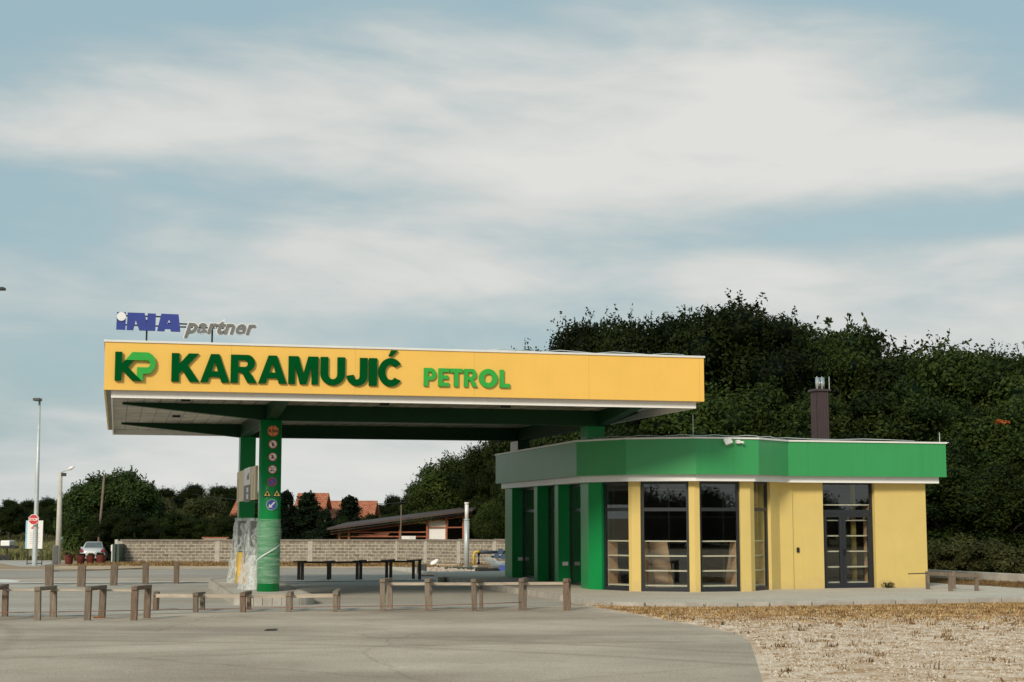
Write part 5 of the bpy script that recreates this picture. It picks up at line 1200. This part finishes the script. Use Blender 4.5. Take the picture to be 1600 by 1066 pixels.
# rusty red tubs in front of it
tb = thing('planting_tub', 'rusty red tub in front of the car', 'tub'); 
MB().lathe([(.22, 0), (.27, .06), (.31, .5), (.33, .62), (.35, .66), (.30, .66), (.29, .58)], 18).build('tub', RUST, tb)
me, _c = crown_mesh('plants', LEAFO, 5, .95, .36, .5, 500, 8, .05); pl_ = link('plant', me, None, tb)
for i, (x, lb) in enumerate([(107.5, 'rusty red tub left of the car by the concrete post'), (126, 'rusty red tub below the left tail light of the car'), (141, 'bright red tub under the middle of the car'), (157, 'dark red tub below the right tail light of the car')]):
    o = tb if i == 0 else copy_tree(tb); g = gnd(x, 881.5); o.location = g; o.rotation_euler.z = i*1.7; s_ = (1, .95, .93, 1)[i]; o.scale = (s_*.85, s_*.85, s_*.85); tag(o, lb, 'tub', 'rusty tubs in front of the car')
# green gate leaves folded at the wall end
g = gnd(181, 880); t = thing('metal_gate', 'dark green metal gate leaves folded open at the left end of the wall', 'gate', g); hg = zat(181, 850.5, g.y)-g.z
DGN = mat('gate_green', (.035, .06, .045), .5, .15)
for x_ in (-.22, .02): MB().box(x_, x_+.17, 0, 1.4, .05, hg).build('gate_leaf', DGN, t)
MB().box(-.30, -.23, -.03, .05, 0, hg-.02).build('gate_post', GALV, t); MB().box(-.33, -.24, -.05, -.031, hg-.45, hg-.05).build('white_plate', WHITE, t)
# lamp head of a pole standing outside the picture
t = thing('lamp_pole', 'lamp pole outside the picture whose head just enters at the left edge', 'lamp pole', (at(-60, 900, 40).x, 40, gz(40))); ex = at(4, 451, 40)-t.location
MB().tube([(0, 0, -.2), (0, 0, ex.z-.1), (.25, 0, ex.z), (ex.x-.25, 0, ex.z)], .06, 8).build('pole', GALV, t); MB().box(ex.x-.4, ex.x+.06, -.12, .12, ex.z-.045, ex.z+.03).build('lamp_head', BLK, t, bev=.02)

# ------------------------------------------------------------ MIDDLE BACKGROUND: tiled roofs, shed, pipes, rubble
def tiles():
    m = bpy.data.materials.new('orange_tiles'); m.use_nodes = True; nt = m.node_tree; N = nt.nodes; L = nt.links; b = N['Principled BSDF']; b.inputs['Roughness'].default_value = .8
    tc = N.new('ShaderNodeTexCoord'); br = N.new('ShaderNodeTexBrick'); br.inputs['Scale'].default_value = 1; br.inputs['Brick Width'].default_value = .32; br.inputs['Row Height'].default_value = .30; br.inputs['Mortar Size'].default_value = .03
    br.inputs['Color1'].default_value = (.38, .10, .04, 1); br.inputs['Color2'].default_value = (.52, .20, .10, 1); br.inputs['Mortar'].default_value = (.20, .06, .03, 1); L.new(tc.outputs['Object'], br.inputs['Vector']); L.new(br.outputs['Color'], b.inputs['Base Color']); return m
TILE = tiles(); PLASTER = mat('house_plaster', (.50, .46, .40), .9, .1)
def house(xa, xb, yr, ye, Y, label, depth=7.):
    a, b = at(xa, ye, Y), at(xb, ye, Y); ze = a.z; zr = at(xa, yr, Y+depth/2).z; zg = gz(Y); t = thing('house', label, 'house', ((a.x+b.x)/2, Y, zg), 0, 'tiled houses beyond the wall'); w_ = (b.x-a.x)/2
    MB().box(-w_+.3, w_-.3, .4, depth-.4, -.3, ze-zg).build('wall', PLASTER, t)
    mb = MB(); 
    for y0_, y1_ in ((0, depth/2), (depth, depth/2)): mb.hull8([(-w_, y0_, ze-zg-.0), (w_, y0_, ze-zg), (w_, y1_, zr-zg), (-w_, y1_, zr-zg), (-w_, y0_, ze-zg+.15), (w_, y0_, ze-zg+.15), (w_, y1_, zr-zg+.15), (-w_, y1_, zr-zg+.15)])
    mb.build('roof', TILE, t)
    mb = MB(); mb.b.faces.new([mb._v(p_) for p_ in ((-w_+.35, .5, ze-zg), (-w_+.35, depth-.5, ze-zg), (-w_+.35, depth/2, zr-zg-.1))]); mb.b.faces.new([mb._v(p_) for p_ in ((w_-.35, .5, ze-zg), (w_-.35, depth-.5, ze-zg), (w_-.35, depth/2, zr-zg-.1))]); mb.build('gable', PLASTER, t)
    for k in range(2): MB().box(-w_*.5+k*w_*.8, -w_*.5+k*w_*.8+.9, .35, .395, 1., 2.2).build('window', FRAME, t)
house(456, 506, 773, 806, 132, 'house with the taller orange tiled roof behind the conifers'); house(500, 584, 785, 812, 136, 'house with the lower orange tiled roof left of the distant trees'); house(358, 372, 784, 808, 134, 'orange roofed house peeping out left of the rear green column')
# open shed with a brown lean-to roof
Ys = 106.; zs = gz(Ys); t = thing('open_shed', 'open timber shed with a sloping brown roof behind the block wall', 'shed', (at(620, 845, Ys).x, Ys, zs)); o0 = t.location.copy()
def sp(x, y, dy=0.): return at(x, y, Ys+dy)-o0
BR = mat('brown_roof', (.055, .035, .030), .7, .2, 3); OR = mat('orange_timber', (.30, .10, .045), .7, .25, 5)
pa, pb = sp(511, 828.5, -1), sp(738, 799, -1); qa, qb = pa+Vector((.5, 7, .35)), pb+Vector((.5, 7, .35))
mb = MB(); mb.hull8([pa, pb, qb, qa, pa+Vector((0, 0, .14)), pb+Vector((0, 0, .14)), qb+Vector((0, 0, .14)), qa+Vector((0, 0, .14))]); mb.build('roof', BR, t)
for k in range(3): mb = MB(); dz = -.09-.10*k; mb.beam(pa+Vector((.2, .2+k*.3, dz)), pb+Vector((0, .2+k*.3, dz)), .06, .05); mb.build('rafter', OR if k == 2 else BR, t)
MB().box(sp(540, 845).x, sp(740, 845).x, 6, 6.1, -.2, 2.6).build('back_wall', mat('shed_dark', (.02, .018, .016), .9, .2), t)
for x, yt in ((530, 829), (545, 827), (667.5, 815), (697.5, 812), (724, 808), (625, 821)):
    p = sp(x, yt); MB().box(p.x-.07, p.x+.07, 0, .12, -.3, p.z+.15).build('post', OR, t)
for (xa, ya, xb, yb) in ((530, 838.5, 668, 838.5), (545, 832, 668, 831.5), (560, 836, 606, 836.5), (585, 833.5, 608, 834), (668, 824.8, 725, 824)):
    mb = MB(); mb.beam(sp(xa, ya, .1), sp(xb, yb, .1), .06, .08); mb.build('timber_bar', OR, t)
p, q_ = sp(669, 842), sp(696.5, 813); MB().box(p.x, q_.x, .15, .2, sp(669, 843.5).z-.5, sp(669, 826).z).build('sheet_panel', WHITE, t); MB().box(p.x, sp(700, 820).x, .12, .17, sp(669, 824).z, sp(669, 813.5).z).build('sheet_panel', mat('cream_sheet', (.55, .52, .44), .6, .1), t)
p = sp(640, 842); MB().box(sp(628, 842).x, sp(650, 842).x, -.4, -.35, sp(628, 843.5).z-.4, sp(628, 837.5).z).build('white_crate', WHITE, t)
g = at(626, 845, 104); o = MB().tube([(0, 0, 0), (.02, 0, zat(626, 789, 104)-gz(104))], .04, 6).build('antenna_pole', WOOD); o.location = (g.x, 104, gz(104)); tag(o, 'thin upright pole standing in front of the open shed', 'pole')
t = thing('old_timber_frame', 'loose orange timber frame showing above the wall left of the green column', 'frame', (at(336, 845, 104).x, 104, gz(104))); zf_ = zat(336, 840, 104)-gz(104)
MB().box(-.9, .9, 0, .08, zf_-.05, zf_+.03).build('top_bar', OR, t); MB().box(-.85, .7, .3, .4, zf_-.16, zf_-.08).build('lower_bar', BEECH, t)
for x_ in (-.85, .75): MB().box(x_, x_+.08, 0, .1, 0, zf_-.06).build('leg', OR, t)
# power line in the distance
a, b = at(300, 772, 160), at(760, 770, 160); mb = MB(a); mb.tube([a.lerp(b, k/12)-Vector((0, 0, 1.2*(1-((k-6)/6)**2))) for k in range(13)], .03, 5); o = mb.build('power_line', BLK); o.location = a; tag(o, 'thin power line crossing the sky above the tiled roofs', 'cable')
# tall white and galvanised pipe
g = gnd(729, 888); t = thing('vent_pipe', 'tall stepped white and grey vent pipe in front of the block wall', 'pipe', g); Yg = g.y; zr_ = lambda y: zat(729, y, Yg)-g.z; sg = 2415/Yg
MB().tube([(0, 0, -.1), (0, 0, zr_(812))], 4.1/sg, 16).build('lower_pipe', GALV, t); MB().tube([(0, 0, zr_(812)), (0, 0, zr_(788))], 3.0/sg, 16).build('upper_pipe', WHITE, t)
MB().tube([(0, 0, zr_(788)), (0, 0, zr_(785))], 3.6/sg, 16).build('top_ring', CAPW, t); MB().tube([(0, 0, zr_(813)), (0, 0, zr_(811))], 4.6/sg, 16).build('collar', GALV, t)
# gas pipework
Yg = 72.; zg = gz(Yg); t = thing('gas_pipework', 'yellow and dark gas pipes with blue valves beside the shop', 'pipework', (at(765, 880, Yg).x, Yg, zg)); o0 = t.location.copy()
def gpx(x, y, d=0.): return at(x, y, Yg+d)-o0
MB().tube([gpx(740.5, 883), gpx(740.5, 866), gpx(742.5, 862.5), gpx(749, 862)], .06, 8).build('yellow_pipe', mat('gas_yellow', (.62, .42, .05), .5, .1), t)
MB().tube([gpx(748, 882, .2), gpx(748, 865, .2), gpx(750, 863, .2), gpx(795, 863, .2)], .075, 8).build('dark_pipe', mat('pipe_blue_black', (.02, .03, .045), .4, .1), t)
MB().tube([gpx(768, 870, -.3), gpx(795, 871, -.3)], .05, 8).build('lower_dark_pipe', BLK, t)
for x, y in ((782, 862), (776, 869), (786, 870)):
    p = gpx(x, y, -.35); MB().tube([p-Vector((0, .1, 0)), p+Vector((0, .1, 0))], .13, 12).build('valve', mat('valve_blue', (.05, .09, .16), .4, .1), t)
p = gpx(789, 880, -.4); MB().box(p.x-.3, p.x+.3, p.y-.2, p.y+.2, 0, .35).build('blue_box', BLUE, t, bev=.03)
# rubble island: rough kerb, planks, stones, bags
def rub():
    p = gnd(random.uniform(668, 745), random.uniform(889, 899)); return p.x, p.y
pebbles('rubble', rub, 380, .05, .17, mat('rubble_stone', (.46, .38, .31), .9, .35, 6), .05)
q = [gnd(x, y) for x, y in ((655, 901), (700, 901), (780, 898), (800, 897), (800, 884), (735, 884), (655, 890))]
sheet('rubble_bed', [(p.x, p.y) for p in q], M_DIRT, .05)
for i, (xa, ya, xb, yb, w_, h_, m_, lb) in enumerate([(655, 883.5, 695, 883, .25, .06, RAILW, 'thin grey plank lying at the left of the rubble'), (684, 885.5, 720, 886, .3, .10, RAILW, 'pale plank lying behind the rubble stones'), (728, 887.5, 772, 888, .5, .07, CONC_L, 'pale slab lying right of the vent pipe'), (750, 888.5, 774, 889.3, .3, .12, WOOD, 'brown plank lying on the pale slab'),
        (705, 891, 752, 892, .9, .10, mat('green_sheet', (.03, .055, .025), .8, .3, 5), 'dark green tarpaulin sheet lying on the rubble bed'), (735, 893, 785, 892, .35, .06, mat('dark_sheet', (.05, .045, .04), .8, .3), 'dark board lying at the right of the rubble bed'), (745, 896.5, 778, 896, .3, .16, WOOD_D, 'dark timber sleeper lying on the apron edge'), (762, 872, 776, 886, .3, .08, CONC_L, 'pale board leaning by the gas pipes'), (768, 877, 790, 882, .3, .08, WHITE, 'white board leaning under the gas pipes')]):
    a, b = gnd(xa, max(ya, 882)), gnd(xb, max(yb, 882)); 
    if ya < 882: a = at(xa, ya, 68.); b = at(xb, yb, 66.); b.z = max(b.z, gz(66)+.06)
    else: a.z += .10; b.z += .10
    mb = MB(a); mb.beam(a, b, w_, h_); o = mb.build('loose_plank', m_); o.location = a; tag(o, lb, 'plank', 'debris beside the shop')
g = gnd(678, 884); me, _ = (None, None); mb = MB(); bmesh.ops.create_icosphere(mb.b, subdivisions=3, radius=.2)
for v in mb.b.verts: v.co = Vector((v.co.x*1.1+v.co.z*.5, v.co.y*.7, max(-.1, v.co.z*.9)+.15)) * (1+.12*math.sin(v.co.x*14)+.1*math.sin(v.co.y*17+v.co.z*9))
o = mb.build('plastic_bag', WHITE); o.location = g; tag(o, 'crumpled white plastic bag on the rubble heap', 'bag')
for x, y, r_, lb in ((659, 897, .42, 'dark square concrete block at the left tip of the rubble bed'),):
    g = gnd(x, y); o = MB().box(-.2, .2, -.2, .2, -.05, .42).build('concrete_block', mat('dark_conc', (.10, .10, .09), .9, .2), bev=.02); o.location = g; tag(o, lb, 'block')
a = [gnd(x, y) for x, y in ((612, 890.5), (634, 893.5), (652, 897), (668, 899.5), (700, 900.5), (740, 899.5))]
mb = MB()
for p, q_ in zip(a, a[1:]):
    n = max(1, round((q_-p).length/.8))
    for k in range(n):
        s0_, s1_ = p.lerp(q_, (k+.04)/n), p.lerp(q_, (k+.96)/n); d = (s1_-s0_).normalized(); n_ = Vector((-d.y, d.x, 0))*.18; z_ = gz(s0_.y)+.16+random.uniform(-.03, .03); mb.prism([s0_, s1_, s1_+n_, s0_+n_], z_-.5, z_)
tag(mb.build('rubble_kerb', CONC_L, bev=.02), kind='structure')
# small litter on the forecourt
for x, y, w_, d_, cz_, lb in ((424, 986, .26, .10, (.05, .05, .045), 'flat dark scrap lying alone on the open asphalt'), (152, 966, .30, .12, (.34, .12, .04), 'rust brown leaves lying beside the pale front trestle'), (75, 904, .16, .16, (.04, .035, .03), 'small dark lump on the rear asphalt near the left edge'), (1019, 962, .05, .05, (.7, .68, .62), 'small white pebble on the asphalt near the kerb')):
    p = gnd(x, y); mb = MB()
    for k in range(4):
        a_ = random.uniform(0, 3); mb.box(-w_/2*random.uniform(.4, 1), w_/2*random.uniform(.4, 1), -d_/2, d_/2*random.uniform(.3, 1), .004+k*.006, .012+k*.008, T((random.uniform(-.03, .03), random.uniform(-.02, .02), 0)) @ Matrix.Rotation(a_*.3, 4, 'Z'))
    o = mb.build('litter', mat('litter_%d' % x, cz_, .9, .3, 8)); o.location = p; tag(o, lb, 'litter')
# small weeds against the right wall of the shop, bits of litter
g = uvp(u_on(1388, 3.4), 3.42, ZP)
wd = thing('wall_weeds', 'small dark weeds growing at the foot of the right yellow wall', 'weed', g, TH); me, _ = crown_mesh('leaves', LEAF2, 9, .32, .45, 0, 500, 10, .035, core=False); o = link('leaves', me, None, wd); o.scale = (.6, .2, .5)
# orange dead branch high in the wood at the right
p = at(1566, 663, 61.5); me, _ = crown_mesh('orange_leaves', leaf_mat('orange_leaf', (.30, .07, .02), (.55, .16, .05)), 3, .5, .42, -.1, 200, 7, .05, core=False)
o = link('orange_leaf_spray', me); o.location = p; o.scale = (1, .5, .45); tag(o, 'spray of orange dead leaves in the dark wood at the right', 'leaves')
print('objects', len(bpy.data.objects))
